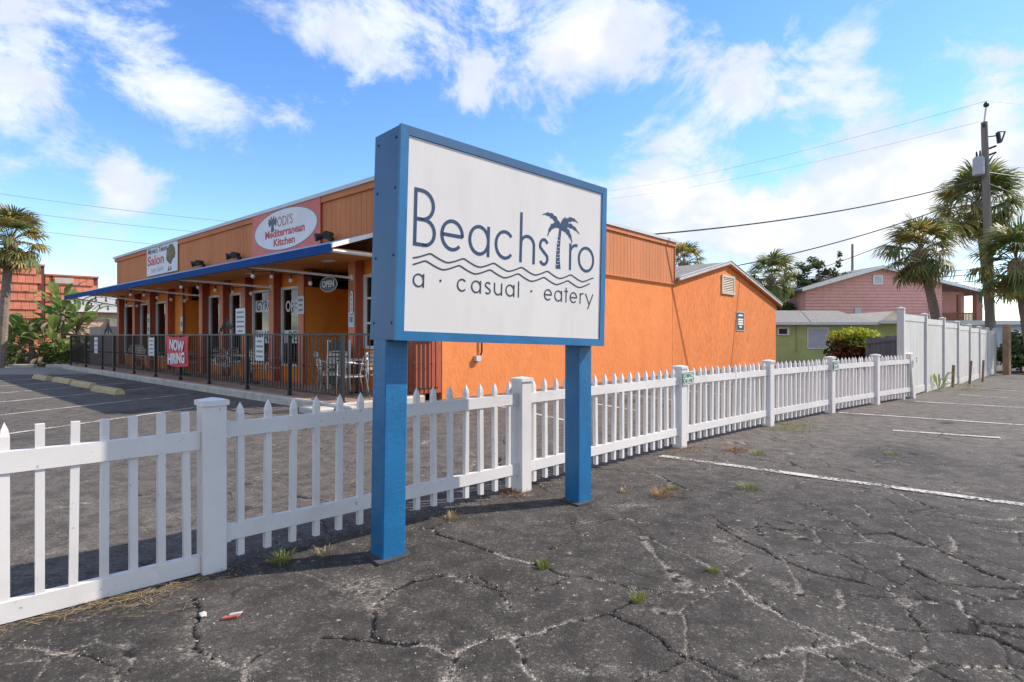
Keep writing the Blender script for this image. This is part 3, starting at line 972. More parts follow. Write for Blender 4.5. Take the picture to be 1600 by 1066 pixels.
def bay(x0, x1, curtain, y=wy_, zb=.55, zt=2.62, name='window'):
    """wall strip with a framed window between two fins"""
    MB().box(x0, x1, y, y + .12, zt, 3.018).build('bay_wall', PORCH, rb)
    MB().box(x0, x1, y, y + .12, .15, zb).build('bay_wall', PORCH, rb)
    f = MB()
    t_ = .07
    f.box(x0, x0 + t_, y - .03, y + .09, zb + .002, zt - .002)
    f.box(x1 - t_, x1, y - .03, y + .09, zb + .002, zt - .002)
    f.box(x0 + t_ + .001, x1 - t_ - .001, y - .03, y + .09, zt - t_, zt - .002)
    f.box(x0 + t_ + .001, x1 - t_ - .001, y - .03, y + .09, zb + .002, zb + t_)
    fo = f.build(name, FRAME, rb)
    MB().box(x0 + t_ + .001, x1 - t_ - .001, y + .02, y + .026, zb + t_ + .001, zt - t_ - .001).build('pane', GLASS, fo)
    if curtain:
        c = MB()
        vs_, fs = [], []
        xa, xb = x0 + .08, (x0 + x1) / 2 + .1
        for k in range(25):
            x = xa + (xb - xa) * k / 24
            yy = y + .16 + .02 * math.sin(k * 1.9)
            vs_ += [(x, yy, zb + .1), (x, yy, zt - .08)]
            if k:
                fs.append((2 * k - 2, 2 * k, 2 * k + 1, 2 * k - 1))
        c.add(vs_, fs)
        c.build('curtain', CREAM, fo)
    return fo


bay(-5.60, -4.332, False)
bay(-7.30, -5.88, False)
bay(-8.80, -7.58, True)
bay(-10.38, -9.08, True)
bay(-15.38, -13.76, True)
bay(-17.2, -15.66, True)
bay(-19.3, -17.48, False)
# salon recess
MB().box(-13.48, -12.20, wy_, wy_ + .12, .15, 3.018).build('bay_wall', PORCH, rb)
MB().box(-12.20, -12.08, .05, 1.30, .15, 2.55).build('recess_wall', PORCH, rb)
MB().box(-12.08, -10.66, 1.45, 1.55, .15, 3.018).build('recess_wall', PORCH, rb)
MB().box(-12.20, -12.06, .0, .048, .15, 3.018).build('fin_column', FIN, rb)
# main entrance recess
MB().box(-4.33, -4.05, .02, 1.40, .15, 2.55).build('recess_wall', PORCH, rb)
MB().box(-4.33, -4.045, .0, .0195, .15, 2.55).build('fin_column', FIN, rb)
MB().box(-4.07, -1.85, 1.45, 1.56, .15, 3.018).build('recess_wall', PORCH, rb)
dr = MB().box(-3.3, -2.3, 1.40, 1.448, .15, 2.35).build('entrance_door', mat('door_dark', (.05, .035, .03), .35, .1), rb)
MB().box(-3.36, -3.302, 1.39, 1.449, .15, 2.41).build('jamb', FRAME, dr)
MB().box(-2.298, -2.24, 1.39, 1.449, .15, 2.41).build('jamb', FRAME, dr)
MB().box(-2.42, -2.38, 1.34, 1.399, 1.0, 1.3).build('handle', CAPM, dr)
# bay by the corner
fo = bay(-1.83, -.30, False, .225, 1.05, 2.70)
mu = MB()
for zq in (1.6, 2.15):
    mu.box(-1.759, -.371, .227, .237, zq, zq + .045)
mu.box(-1.085, -1.04, .2255, .2385, 1.122, 2.628)
mu.build('muntin', FRAME, fo)
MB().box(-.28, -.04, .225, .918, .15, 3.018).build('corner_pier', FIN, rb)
CONC = mat('concrete', (0.44, 0.40, 0.35), 0.85, .15, 3, bump=.3, bscale=40)

# patio (its tiles are brick red)
PT = mat('patio_brick', (0.40, 0.26, 0.20), 0.8, .15, 4, bump=.2, bscale=30)
pa = MB()
pa.box(-20.3, .10, -1.62, .35, -.2, .148)
o = pa.build('patio', PT, None, loc=BL, rot=(0, 0, BA))
tag(o, kind='structure')
kb = thing('patio_kerb', None, None, BL, BA)
bpy.data.objects.remove(kb)
kx = -20.3
kerb_me = MB().bbox(0, .985, -.13, 0, -.1, .153, .02).mesh('kerb_block', CONC)
k0 = 0
while kx < -.2:
    put('kerb_block', kerb_me, o, (kx, -1.622, 0))
    kx += 1.0
for k in range(2):
    put('kerb_block', kerb_me, o, (.102, -1.75 + k * 1.0, 0), (0, 0, R(90)))
# low step in front of corner
mb = MB().bbox(-.4, .25, -2.1, -1.76, -.1, .1, .02)
mb.build('kerb_block', CONC, o)

# parking stripes and wheel stops in front of the patio
for xs in (-2.45, -4.9, -7.3, -9.6, -11.9, -14.2, -16.6):
    a, b = bw_(xs - .35, -2.2), bw_(xs + 1.35, -6.2)
    line((a.x, a.y), (b.x, b.y), .1)
for xs in (1.0, 2.9, 4.8, 6.7, 8.6, 10.5):     # stripes beside the orange side wall
    a, b = bw_(1.2, xs), bw_(4.0, xs - .9)
    line((a.x, a.y), (b.x, b.y), .1)
YEL = mat('wheel_stop_yellow', (0.44, 0.33, 0.17), 0.8, .12, 4, bump=.3, bscale=30, dirt=(.35, .3, .22), dirt_amt=.5)
ws = MB()
prof = [(-.11, 0), (.11, 0), (.09, .07), (.05, .13), (-.05, .13), (-.09, .07)]
ws.prism(prof, -.80, .80, 'x')
for k, v in enumerate(ws.v):
    if v[2] > .05:
        ws.v[k] = (v[0] * (1 - .05 * v[2] / .13), v[1], v[2])
wsm = ws.mesh('wheel_stop', YEL)
for (x, y, a), lab in zip([(-7.02, -3.35, 4), (-9.4, -3.3, 3), (-11.4, -3.35, 3), (-13.4, -3.5, 2)],
                          ('yellow concrete wheel stop nearest the picket fence', 'second yellow wheel stop counting from the picket fence',
                           'third yellow wheel stop counting from the picket fence', 'farthest yellow wheel stop, near the palm at the left')):
    q = bw_(x, y)
    tag(put('wheel_stop', wsm, None, (q.x, q.y, .005), (0, 0, BA + R(a))), lab, 'wheel stop', 'yellow wheel stops')

# awning
aw = MB()
AX0, AX1 = -21.9, -.62
aw.prism([(-1.33, 3.035), (-.045, 3.48), (-.045, 3.51), (-1.33, 3.065)], AX0, AX1, 'x')
awo = aw.build('awning', mat('awning_sheet', (0.30, 0.42, 0.62), .5, .05, 3), rb)
MB().box(AX0, AX1, -1.375, -1.331, 2.905, 3.075).build('awning_fascia', AWN, awo)
MB().box(-19.6, AX1 - .05, -1.325, -.002, 2.985, 3.015).build('awning_soffit', SOFFIT, awo)
# white end frame
e = MB()
e.tube([(AX1 + .002, -1.30, 2.95), (AX1 + .002, -.04, 2.95)], .032, 4)
e.build('end_tube', WHITE, awo)
e = MB()
e.prism([(-1.33, 3.0), (-.046, 3.44), (-.046, 3.53), (-1.33, 3.09)], AX1 + .001, AX1 + .05, 'x')
e.build('end_trim', WHITE, awo)
for xs, xe in ((-4.25, -1.95), (-8.75, -5.72), (-13.3, -10.5), (-17.6, -15.5), (-20.8, -19.5)):
    MB().tube([(xs, -1.31, 2.94), (xe, -.03, 2.62)], .026, 4).build('brace_tube', WHITE, awo)
    MB().box(xe - .05, xe + .05, -.045, -.003, 2.56, 2.68).build('brace_plate', WHITE, awo)
for xs in (-2.2, -6.0, -9.5, -13.0, -17):
    MB().box(xs - .16, xs + .16, -.5, -.36, 2.962, 2.984).build('soffit_light', WHITE, awo)

# gabled wing
RID, RZ, SL = 16.6, 4.28, .215
LE, RE = 11.74, 22.9
g_ = MB()
g_.prism([(11.602, -.2), (RE, -.2), (RE, RZ - (RE - RID) * SL), (RID, RZ), (11.602, RZ - (RID - 11.602) * SL)], -.25, -.025, 'x')
g_.build('gable_wall', STUCCO2, rb)
MB().box(-12, -.252, 22.7, 22.9, -.3, 2.9).build('rear_wall', STUCCO2, rb)
rf = MB()
th = .10
rf.prism([(11.81, RZ + .03 - (RID - 11.81) * SL), (RID, RZ + .03), (RID, RZ + .03 + th), (11.81, RZ + .03 + th - (RID - 11.81) * SL)], -12, .10, 'x')
rf.prism([(RID + .001, RZ + .03), (RE + .5, RZ + .03 - (RE + .5 - RID) * SL), (RE + .5, RZ + .03 + th - (RE + .5 - RID) * SL), (RID + .001, RZ + .03 + th)], -12, .10, 'x')
rfo = rf.build('gable_roof', SHING, rb)
for s0, s1 in ((11.81, RID), (RID + .001, RE + .52)):
    z0_, z1_ = RZ - abs(s0 - RID) * SL, RZ - abs(s1 - RID) * SL
    MB().prism([(s0, z0_ + .03), (s1, z1_ + .03), (s1, z1_ + .155), (s0, z0_ + .155)], .102, .14, 'x').build('rake_trim', mat('trim_tan', (.50, .47, .43), .6, .08), rfo)
    MB().prism([(s0, z0_ + .155), (s1, z1_ + .155), (s1, z1_ + .175), (s0, z0_ + .175)], .08, .16, 'x').build('drip_edge', CAPM, rfo)
    MB().prism([(s0, z0_ - .022), (s1, z1_ - .022), (s1, z1_ + .02), (s0, z0_ + .02)], -.024, .1015, 'x').build('rake_soffit', STUCCO2, rfo)
vn = MB()
vy0, vy1, vz0, vz1 = 15.95, 17.35, 3.06, 3.84
VENT = mat('vent_beige', (.56, .47, .36), .6, .08)
vn.box(-.024, .03, vy0, vy0 + .12, vz0, vz1)
vn.box(-.024, .03, vy1 - .12, vy1, vz0, vz1)
vn.box(-.024, .03, vy0 + .121, vy1 - .121, vz0, vz0 + .1)
vn.box(-.024, .03, vy0 + .121, vy1 - .121, vz1 - .1, vz1)
vno = vn.build('gable_vent', VENT, rb)
for k in range(8):
    z = vz0 + .115 + k * .071
    MB().add([(-.02, vy0 + .122, z + .05), (-.02, vy1 - .122, z + .05), (.02, vy1 - .122, z), (.02, vy0 + .122, z), (-.02, vy0 + .122, z + .06), (-.02, vy1 - .122, z + .06), (.02, vy1 - .122, z + .01), (.02, vy0 + .122, z + .01)],
             [(0, 1, 2, 3), (7, 6, 5, 4), (3, 2, 6, 7)]).build('slat', VENT, vno)
# conduit and box low on the side wall
c = MB()
c.tube([(.02, 2.06, 1.5), (.02, 2.06, .98), (.02, 2.02, .9), (.02, 1.98, .86)], .02, 6)
c.build('conduit', BLACK, rb)
MB().box(-.028, .06, 1.86, 2.0, .78, .90).build('outlet_box', CAPM, rb)
# wall plaque on the gable
pq = thing('wall_plaque', 'narrow dark framed notice plaque on the orange gable wall', 'sign', bw_(-.022, 18.05, 1.97), BA + R(90))
MB().box(-.46, .46, -.02, .0, -.42, .42).build('plaque_frame', mat('plaque_grey', (.35, .34, .32), .5, .1), pq)
MB().box(-.40, .40, -.024, -.0205, -.37, .37).build('plaque_panel', mat('plaque_dark', (.04, .04, .04), .4, .1), pq)
for k, (zz_, wq) in enumerate(((.26, .5), (.08, .6), (-.02, .55), (-.12, .6), (-.24, .3))):
    MB().box(-wq / 2, wq / 2, -.0265, -.0245, zz_ - .035, zz_ + .035).build('print_line', WHITE, pq)

# banners on the parapet
RED = mat('sign_red', (0.52, 0.035, 0.035), .45, .05)
o = thing('salon_banner', 'white salon banner with red and black lettering on the parapet', 'banner', bw_(-14.0, -.034, 4.17), BA)
SALW = mat('banner_white', (.70, .69, .70), .5, .06, 2)
MB().box(-1.58, 1.58, -.02, .0, -.60, .425).build('panel', SALW, o)
text("Mirela's Talent", .34, INK2, 'lettering', o, (-.42, -.0225, .30), bold=.006, fit=(2.05, .20))
text("Salon", .80, RED, 'lettering', o, (-.60, -.0225, -.05), bold=.016, fit=(1.75, .36))
text("564 3645", .27, mat('pale_ink', (.38, .36, .46), .5, .05), 'lettering', o, (-.45, -.0225, -.42), fit=(1.35, .15))
HAIR = mat('hair_ink', (.10, .085, .06), .5, .2, 20)
GOLD = mat('hair_gold', (.32, .22, .08), .5, .2, 20)
b = MB()
b.prism([(.50, -.14), (.54, .1), (.62, .26), (.85, .37), (1.1, .36), (1.32, .22), (1.40, .02), (1.34, -.12), (1.12, -.18), (.98, -.33), (.8, -.3)], -.023, -.0205, 'y')
b.prism([(.62, -.55), (.78, -.36), (.82, -.55)], -.023, -.0205, 'y')
b.prism([(.84, -.55), (.98, -.38), (1.04, -.52)], -.023, -.0205, 'y')
b.build('emblem', HAIR, o)
b = MB()
for k in range(20):
    cx, cz = .96 + rng.uniform(-.28, .30), .06 + rng.uniform(-.24, .18)
    b.ribbon(arc(cx, cz, rng.uniform(.04, .09), rng.uniform(.04, .08), rng.uniform(0, 90), rng.uniform(200, 330), 10), .022, .0045 + .0002 * k, False, -.0225)
b.build('emblem_curls', GOLD, o)

o = thing('oval_sign', 'red parapet sign with a white oval and red restaurant lettering', 'sign', bw_(-4.94, -.034, 4.06), BA)
CORAL = mat('sign_coral', (.62, .13, .10), .5, .12, 1.2)
MB().box(-1.78, 1.74, -.03, .0, -.57, .55).build('panel', CORAL, o)
b = MB()
b.prism(arc(0, 0, 1.66, .53, 0, 360, 56)[:-1], -.034, -.0305, 'y')
b.build('oval_border', mat('oval_grey', (.26, .22, .20), .5, .05), o)
b = MB()
b.prism(arc(0, 0, 1.61, .505, 0, 360, 56)[:-1], -.037, -.0345, 'y')
b.build('oval', SALW, o)
text("Mediterranean", .40, RED, 'lettering', o, (.02, -.0395, -.06), bold=.009, fit=(2.05, .21))
text("Kitchen", .38, RED, 'lettering', o, (.02, -.0395, -.305), bold=.009, fit=(1.1, .20))
text("ODI'S", .42, mat('thin_red', (.42, .16, .12), .5, .05), 'lettering', o, (.06, -.0395, .22), fit=(.80, .26))
b = MB()
ex, ez = -.60, .22
b.prism([(ex - .04, ez + .15), (ex - .10, ez + .2), (ex - .11, ez + .14), (ex - .05, ez + .08), (ex - .2, ez + .14), (ex - .24, ez + .02), (ex - .17, ez - .1), (ex - .08, ez - .02), (ex - .07, ez - .1), (ex - .1, ez - .2), (ex, ez - .24),
         (ex + .1, ez - .2), (ex + .07, ez - .1), (ex + .08, ez - .02), (ex + .17, ez - .1), (ex + .24, ez + .02), (ex + .2, ez + .14), (ex + .05, ez + .08), (ex + .11, ez + .14), (ex + .10, ez + .2), (ex + .04, ez + .15), (ex, ez + .1)], -.0395, -.0372, 'y')
b.build('eagle_emblem', INK2, o)

# flood lights sitting on the awning edge
for xx, lab in ((-2.75, 'black twin flood light beside the oval sign, nearest the corner'), (-7.6, 'black twin flood light left of the oval sign'), (-10.2, 'black twin flood light between the salon banner and oval sign')):
    o = thing('flood_light', lab, 'light', bw_(xx, -.055, 3.55), BA, 'flood lights on the parapet')
    MB().lathe([(.06, -.03), (.06, .05), (.03, .06)], 10).build('base', BLACK, o)
    for s_ in (-1, 1):
        MB().tube([(0, 0, .04), (s_ * .12, -.05, .07), (s_ * .18, -.1, .06)], .018, 6).build('arm', BLACK, o)
        MB().tube([(s_ * .16, -.06, .09), (s_ * .24, -.26, .04)], [.05, .10], 10).build('lamp_head', BLACK, o)

# window lettering and notices
o = thing('gyro_sign', 'white window sign lettered GYRO behind the glass', 'sign', bw_(-6.62, wy_ + .018, 2.17), BA)
MB().box(-.56, .56, -.004, 0, -.16, .16).build('panel', SALW, o)
text('GYRO', .36, INK2, 'lettering', o, (0, -.0055, 0), sx=.98, bold=.008, ext=.001)
o = thing('salad_sign', 'white window sign with dark teal lettering under the GYRO sign', 'sign', bw_(-6.62, wy_ + .018, 1.32), BA)
MB().box(-.56, .56, -.004, 0, -.18, .18).build('panel', SALW, o)
text('SALADS', .36, mat('teal_ink', (.02, .12, .13), .5, .05), 'lettering', o, (0, -.0055, 0), sx=.8, bold=.008, ext=.001)
o = thing('window_open_lettering', 'white letters OPEN on the dark window beside the entrance', 'sign', bw_(-4.98, wy_ + .014, 2.1), BA)
text('OPEN', .40, SALW, 'lettering', o, (0, -.002, 0), sx=.85, bold=.010, ext=.001)
o = thing('deli_sign', 'white window sign with green lettering beside the entrance', 'sign', bw_(-5.0, wy_ + .018, 1.32), BA)
MB().box(-.5, .5, -.004, 0, -.17, .17).build('panel', SALW, o)
text('DELI', .36, mat('green_ink', (.03, .20, .07), .5, .05), 'lettering', o, (.05, -.0055, 0), sx=.9, bold=.008, ext=.001)


def notice(name, label, x, y, z, hw, hh, lines, tint=(.66, .65, .64), red=False):
    o = thing(name, label, 'notice', bw_(x, y, z), BA)
    MB().box(-hw, hw, -.006, 0, -hh, hh).build('sheet', mat('notice_%d' % int(tint[2] * 100), tint, .6, .05), o)
    for k in range(lines):
        zz_ = hh - (k + .8) * (2 * hh / (lines + .6))
        ww = hw * rng.uniform(.5, .85)
        MB().box(-ww, ww, -.0075, -.0062, zz_ - hh / lines * .35, zz_ + hh / lines * .35).build('print_line', mat('print_grey', (.22, .22, .25), .6, .2, 30), o)
    return o


notice('menu_notice', 'white notice with dark print on the railing left of the corner post', -3.17, -1.505, 1.06, .2, .25, 4)
notice('menu_notice', 'tall grey notice standing above the railing near the oval sign', -4.12, -1.505, 1.66, .24, .30, 5)
notice('menu_notice', 'white notice on the railing between the gate and red banner', -10.15, -1.505, 1.02, .24, .27, 4)
notice('menu_notice', 'pale notice tied to the railing near its left end', -16.2, -1.505, 1.0, .2, .29, 3)
notice('column_notice', 'pale notice on the fin column below the salon banner', -15.5, -.018, 1.75, .15, .42, 2, (.60, .58, .52))
notice('column_notice', 'small white notice on the fin column by the window letters', -4.18, -.018, 2.1, .16, .22, 3)
notice('column_notice', 'small blue white notice below the house number plate', -1.97, -.018, 1.70, .11, .17, 1, (.45, .62, .70))
notice('column_notice', 'small pale blue notice on the salon recess column', -12.13, -.018, 1.75, .1, .24, 1, (.52, .62, .64))
o = thing('house_number_plate', 'oval upright house number plate on the fin column', 'sign', bw_(-1.95, -.018, 2.08), BA)
b = MB()
b.prism(arc(0, .2, .075, .085, 0, 180, 10) + arc(0, -.2, .075, .085, 180, 360, 10), -.008, 0, 'y')
b.build('plate_rim', BLACK, o)
b = MB()
b.prism(arc(0, .2, .055, .065, 0, 180, 10) + arc(0, -.2, .055, .065, 180, 360, 10), -.010, -.0085, 'y')
b.build('plate', SALW, o)
for k, ch in enumerate('6800'):
    text(ch, .11, INK2, 'digit', o, (0, -.0112, .165 - k * .11), ext=.0006)
# hanging open sign
o = thing('open_sign', 'oval neon OPEN sign hanging under the awning by the entrance', 'sign', bw_(-2.35, -.35, 2.48), BA)
b = MB()
b.tube([(.34 * math.cos(q), 0, .165 * math.sin(q)) for q in [k * 2 * math.pi / 28 for k in range(28)]], .014, 6, True)
b.build('ring', mat('neon_grey', (.45, .43, .40), .4, .05), o)
MB().prism(arc(0, 0, .33, .155, 0, 360, 28)[:-1], .005, .02, 'y').build('backing', BLACK, o)
text('OPEN', .20, SALW, 'lettering', o, (0, -.012, 0), sx=.95, bold=.004, ext=.006)
MB().tube([(-.25, 0, .16), (-.05, .0, .5)], .006, 4).build('chain', BLACK, o)
MB().tube([(.25, 0, .16), (-.05, .0, .5)], .006, 4).build('chain', BLACK, o)

# string lights along the braces
BULB = mat('bulb_glass', (.75, .72, .66), .15, .05)
for (xs, xe), lab in zip(((-4.25, -1.95), (-8.75, -5.72), (-13.3, -10.5), (-17.6, -15.5), (-20.8, -19.5)),
                         ('string of bulbs on the awning brace nearest the entrance', 'string of bulbs on the awning brace by the GYRO window', 'string of bulbs on the middle awning brace',
                          'string of bulbs on the brace below the salon banner', 'string of bulbs at the left end of the awning')):
    P0, P1 = Vector((xs, -1.31, 2.90)), Vector((xe, -.06, 2.58))
    o = thing('string_light', lab, 'string light', bw_(*P0), BA, 'string lights under the awning')
    d = P1 - P0
    pts = [d * (k / 16) + Vector((0, 0, -.05 * math.sin(math.pi * ((k % 4) / 4)))) for k in range(17)]
    MB().tube(pts, .008, 5).build('cable', BLACK, o)
    for k in range(1, 16, 3):
        q = pts[k]
        sk = MB().lathe([(.02, -.09), (.028, -.02), (.02, 0)], 8).build('socket', BLACK, o, loc=q)
        bl = MB().lathe([(.008, -.19), (.04, -.165), (.048, -.13), (.03, -.092)], 8).build('bulb', BULB, o, loc=q)

# ------------------------------------------------------------------ patio railing
rl = thing('patio_railing', 'black metal railing with thin balusters around the restaurant patio', 'railing', bw_(.04, -1.50, .15), BA)
RX = -20.05
RH = 1.20
for x in [0, -1.92, -3.83, -5.95, -7.88, -9.85, -11.85, -14.0, -15.42, -17.7, -20.05]:
    po = MB().bbox(x - .032, x + .032, -.032, .032, 0, RH, .004).build('post', BLACK, rl)
    MB().box(x - .045, x + .045, -.045, .045, 0, .02).build('base_plate', BLACK, po)
MB().box(RX, .04, -.028, .028, RH + .001, RH + .035).build('top_rail', BLACK, rl)
MB().box(RX, -.033, -.014, .014, .10, .13).build('bottom_rail', BLACK, rl)
MB().box(-.028, .028, .041, 2.24, RH + .001, RH + .035).build('top_rail', BLACK, rl)
MB().box(-.014, .014, .033, 2.24, .10, .13).build('bottom_rail', BLACK, rl)
bal = MB().box(-.008, .008, -.008, .008, .131, RH - .001).mesh('baluster', BLACK)
bk = MB().box(-.008, .008, -.008, .008, .131, RH - .001)
bk.lathe([(.009, .60), (.024, .625), (.009, .65)], 8)
balk = bk.mesh('baluster', BLACK)
x = -.115
k = 0
while x > RX:
    if min(abs(x - q) for q in [0, -1.92, -3.83, -5.95, -7.88, -9.85, -11.85, -14.0, -15.42, -17.7, -20.05]) > .05:
        put('baluster', balk if k % 2 else bal, rl, (x, 0, 0))
    x -= .115
    k += 1
for k in range(19):
    put('baluster', balk if k % 2 else bal, rl, (0, .11 + k * .115, 0))
for cx, s_ in ((-14.7, .55), (-4.9, .5)):
    sc = MB()
    for sg_ in (-1, 1):
        for k in range(3):
            c0, r0 = (sg_ * (.10 + k * .16) * s_ * 1.6, (.42 - k * .12) * s_), (.10 - .012 * k) * s_ * 1.4
            sc.tube([(cx + c0[0] + r0 * (1 - q / 26) * math.cos(q * .45) * sg_, 0, RH + .04 + c0[1] + r0 * (1 - q / 26) * math.sin(q * .45)) for q in range(22)], .014, 5)
    sc.tube([(cx, 0, RH + .03), (cx, 0, RH + .03 + .75 * s_)], .014, 5)
    sc.tube([(cx - .6 * s_ * 1.5, 0, RH + .04), (cx, 0, RH + .8 * s_), (cx + .6 * s_ * 1.5, 0, RH + .04)], .012, 5)
    sc.build('scroll_finial', BLACK, rl)

o = thing('hiring_banner', 'red cloth banner with white lettering hung on the black railing', 'banner', bw_(-7.9, -1.555, .95), BA)
vs_, fs = [], []
NB = 14
for i in range(NB + 1):
    for j in range(9):
        u, v = i / NB * 2 - 1, j / 8 * 2 - 1
        zz_ = v * .40 + (-.05 * (1 - u * u) if v > 0 else -.04 * (1 - u * u) * 1)
        vs_.append((u * .80 * (1 + .03 * v), -.012 * math.sin(u * 7 + v * 2) - .01, zz_))
for i in range(NB):
    for j in range(8):
        a = i * 9 + j
        fs.append((a, a + 9, a + 10, a + 1))
REDB = mat('banner_red', (.62, .045, .075), .6, .06, 3)
MB().add(vs_, fs).build('cloth', REDB, o, smooth=True)
text('NOW', .38, SALW, 'lettering', o, (.0, -.028, .12), rot=(R(90), R(4), 0), sx=1.05, bold=.016)
text('HIRING', .38, SALW, 'lettering', o, (-.02, -.028, -.23), rot=(R(90), R(-3), 0), sx=.98, bold=.016)

# ------------------------------------------------------------------ bistro furniture
ALU = mat('aluminium', (.62, .60, .57), .32, .06, 6, metal=.75)
SLAT = mat('chair_slat', (.58, .52, .44), .45, .1, 6, metal=.2)


def chair(name, label, x, y, rz, parts=None):
    o = thing(name, label, 'chair', bw_(x, y, .15), BA + rz, 'aluminium patio chairs')
    if parts:
        for nm, me in parts:
            put(nm, me, o)
        return o, parts
    parts = []
    r_ = .013
    for s_ in (-1, 1):
        a = MB()
        a.tube([(s_ * .25, -.26, 0), (s_ * .255, -.23, .42), (s_ * .27, -.22, .64), (s_ * .275, -.12, .68), (s_ * .27, .18, .66)], r_, 6)
        parts.append(('front_leg', a.mesh('front_leg', ALU, True)))
        a = MB()
        a.tube([(s_ * .23, .28, 0), (s_ * .225, .20, .42), (s_ * .22, .24, .65), (s_ * .20, .29, .84)], r_, 6)
        parts.append(('rear_leg', a.mesh('rear_leg', ALU, True)))
    a = MB()
    a.tube([(-.20, .29, .84), (-.1, .30, .87), (.1, .30, .87), (.20, .29, .84)], r_, 6)
    for k in range(4):
        z = .52 + k * .085
        a.box(-.212, .212, .222 + k * .018, .232 + k * .018, z, z + .055)
    parts.append(('backrest', a.mesh('backrest', SLAT)))
    a = MB()
    for k in range(7):
        a.box(-.235, .235, -.25 + k * .065, -.20 + k * .065, .425, .437)
    a.tube([(-.24, -.24, .42), (-.24, .2, .42)], .012, 6)
    a.tube([(.24, -.24, .42), (.24, .2, .42)], .012, 6)
    parts.append(('seat', a.mesh('seat', SLAT)))
    for nm, me in parts:
        put(nm, me, o)
    return o, parts


_, cpz = chair('patio_chair', 'aluminium chair with slatted back nearest the railing corner post', -.45, -.98, R(-20))
CH = [(-1.25, -.95, 160, 'aluminium chair just left of the railing corner post'), (-.30, -.35, 100, 'aluminium chair against the orange corner pier'), (-1.75, -.55, 250, 'aluminium chair below the house number column'),
      (-4.3, -.85, 200, 'aluminium chair in front of the entrance recess wall'), (-6.2, -.9, 120, 'aluminium chair below the GYRO window'), (-7.0, -.7, 300, 'aluminium chair right of the red banner'),
      (-8.9, -.9, 180, 'aluminium chair behind the red banner'), (-10.6, -.8, 30, 'aluminium chair left of the red banner'), (-12.6, -.9, 200, 'aluminium chair in front of the salon recess'), (-14.2, -.8, 70, 'aluminium chair near the railing gate')]
for x, y, a, lab in CH:
    chair('patio_chair', lab, x, y, R(a), cpz)
tb = []
a = MB()
a.lathe([(.34, .70), (.35, .705), (.35, .725), (.34, .73)], 20)
tb.append(('table_top', a.mesh('table_top', ALU)))
a = MB()
a.lathe([(.03, .03), (.03, .699)], 8)
tb.append(('pedestal', a.mesh('pedestal', BLACK)))
a = MB()
for k in range(4):
    q = k * math.pi / 2 + .4
    a.tube([(0, 0, .06), (.3 * math.cos(q), .3 * math.sin(q), .015)], .016, 5)
tb.append(('table_foot', a.mesh('table_foot', BLACK)))
for x, y, lab in ((-.95, -.55, 'round bistro table at the corner of the patio'), (-5.2, -.8, 'round bistro table below the window letters'), (-9.7, -.8, 'round bistro table just left of the red banner'), (-13.4, -.8, 'round bistro table in front of the salon')):
    o = thing('bistro_table', lab, 'table', bw_(x, y, .15), BA, 'round bistro tables')
    for nm, me in tb:
        put(nm, me, o)
o = thing('menu_stand', 'black A-frame menu board standing at the patio entrance', 'board', bw_(-2.1, -.25, .15), BA)
MB().box(-.38, .38, -.02, .02, .12, 1.05).build('board', BLACK, o)
for s_ in (-1, 1):
    MB().box(s_ * .40 - .02, s_ * .40 + .02, -.03, .03, 0, 1.10).build('leg', WHITE, o)

# ------------------------------------------------------------------ vegetation helpers
TRUNK = mat('palm_trunk_bark', (.22, .17, .13), .95, .25, 6, bump=.8, bscale=14, stretch=(1, 1, 2.5))
FRG = leafmat('palm_green', (.085, .130, .036), (.20, .235, .075), (.28, .24, .085), .42)
FRY = leafmat('palm_olive', (.17, .175, .05), (.40, .32, .10), (.46, .32, .11), .42)
FRD = leafmat('palm_dead', (.22, .145, .07), (.34, .235, .12), None, .25)


def frond_mesh(m, Rb=.85, nl=26, droop=.5, seed=0, pet=1.05):
    """fan leaf: petiole along +x, blades spread as a folded fan"""
    rg = random.Random(seed)
    b = MB()
    b.tube([(0, 0, 0), (pet * .5, 0, .05), (pet, 0, .0)], [.022, .016, .012], 4)
    for k in range(nl):
        a = R(-118 + 236 * k / (nl - 1) + rg.uniform(-4, 4))
        L = Rb * (1.0 - .22 * abs(a) / R(118)) * rg.uniform(.85, 1.08)
        base = Vector((pet - .03 + .10 * math.cos(a * .5), .0, 0))
        d = Vector((math.cos(a), math.sin(a), .10 + .12 * (k % 2)))
        s_ = Vector((-math.sin(a), math.cos(a), 0))
        dr_ = droop * rg.uniform(.7, 1.4)
        w0, w1, w2 = .018, .036, .026
        p0 = base
        p1 = base + d * (L * .45) + Vector((0, 0, -.06 * dr_))
        p2 = base + d * (L * .78) + Vector((0, 0, -.36 * dr_ * L))
        p3 = base + d * (L * .95) + Vector((0, 0, -.80 * dr_ * L))
        b.add([p0 - s_ * w0, p0 + s_ * w0, p1 + s_ * w1, p1 - s_ * w1, p2 + s_ * w2, p2 - s_ * w2, p3],
              [(0, 1, 2, 3), (3, 2, 4, 5), (5, 4, 6)])
    return b.mesh('frond', m)


FR_G = [frond_mesh(FRG, .78, 26, .35 + .3 * k, k) for k in range(4)]
FR_Y = [frond_mesh(FRY, .75, 24, .6 + .3 * k, 10 + k) for k in range(3)]
FR_D = [frond_mesh(FRD, .7, 20, 1.3, 20 + k, .6) for k in range(2)]


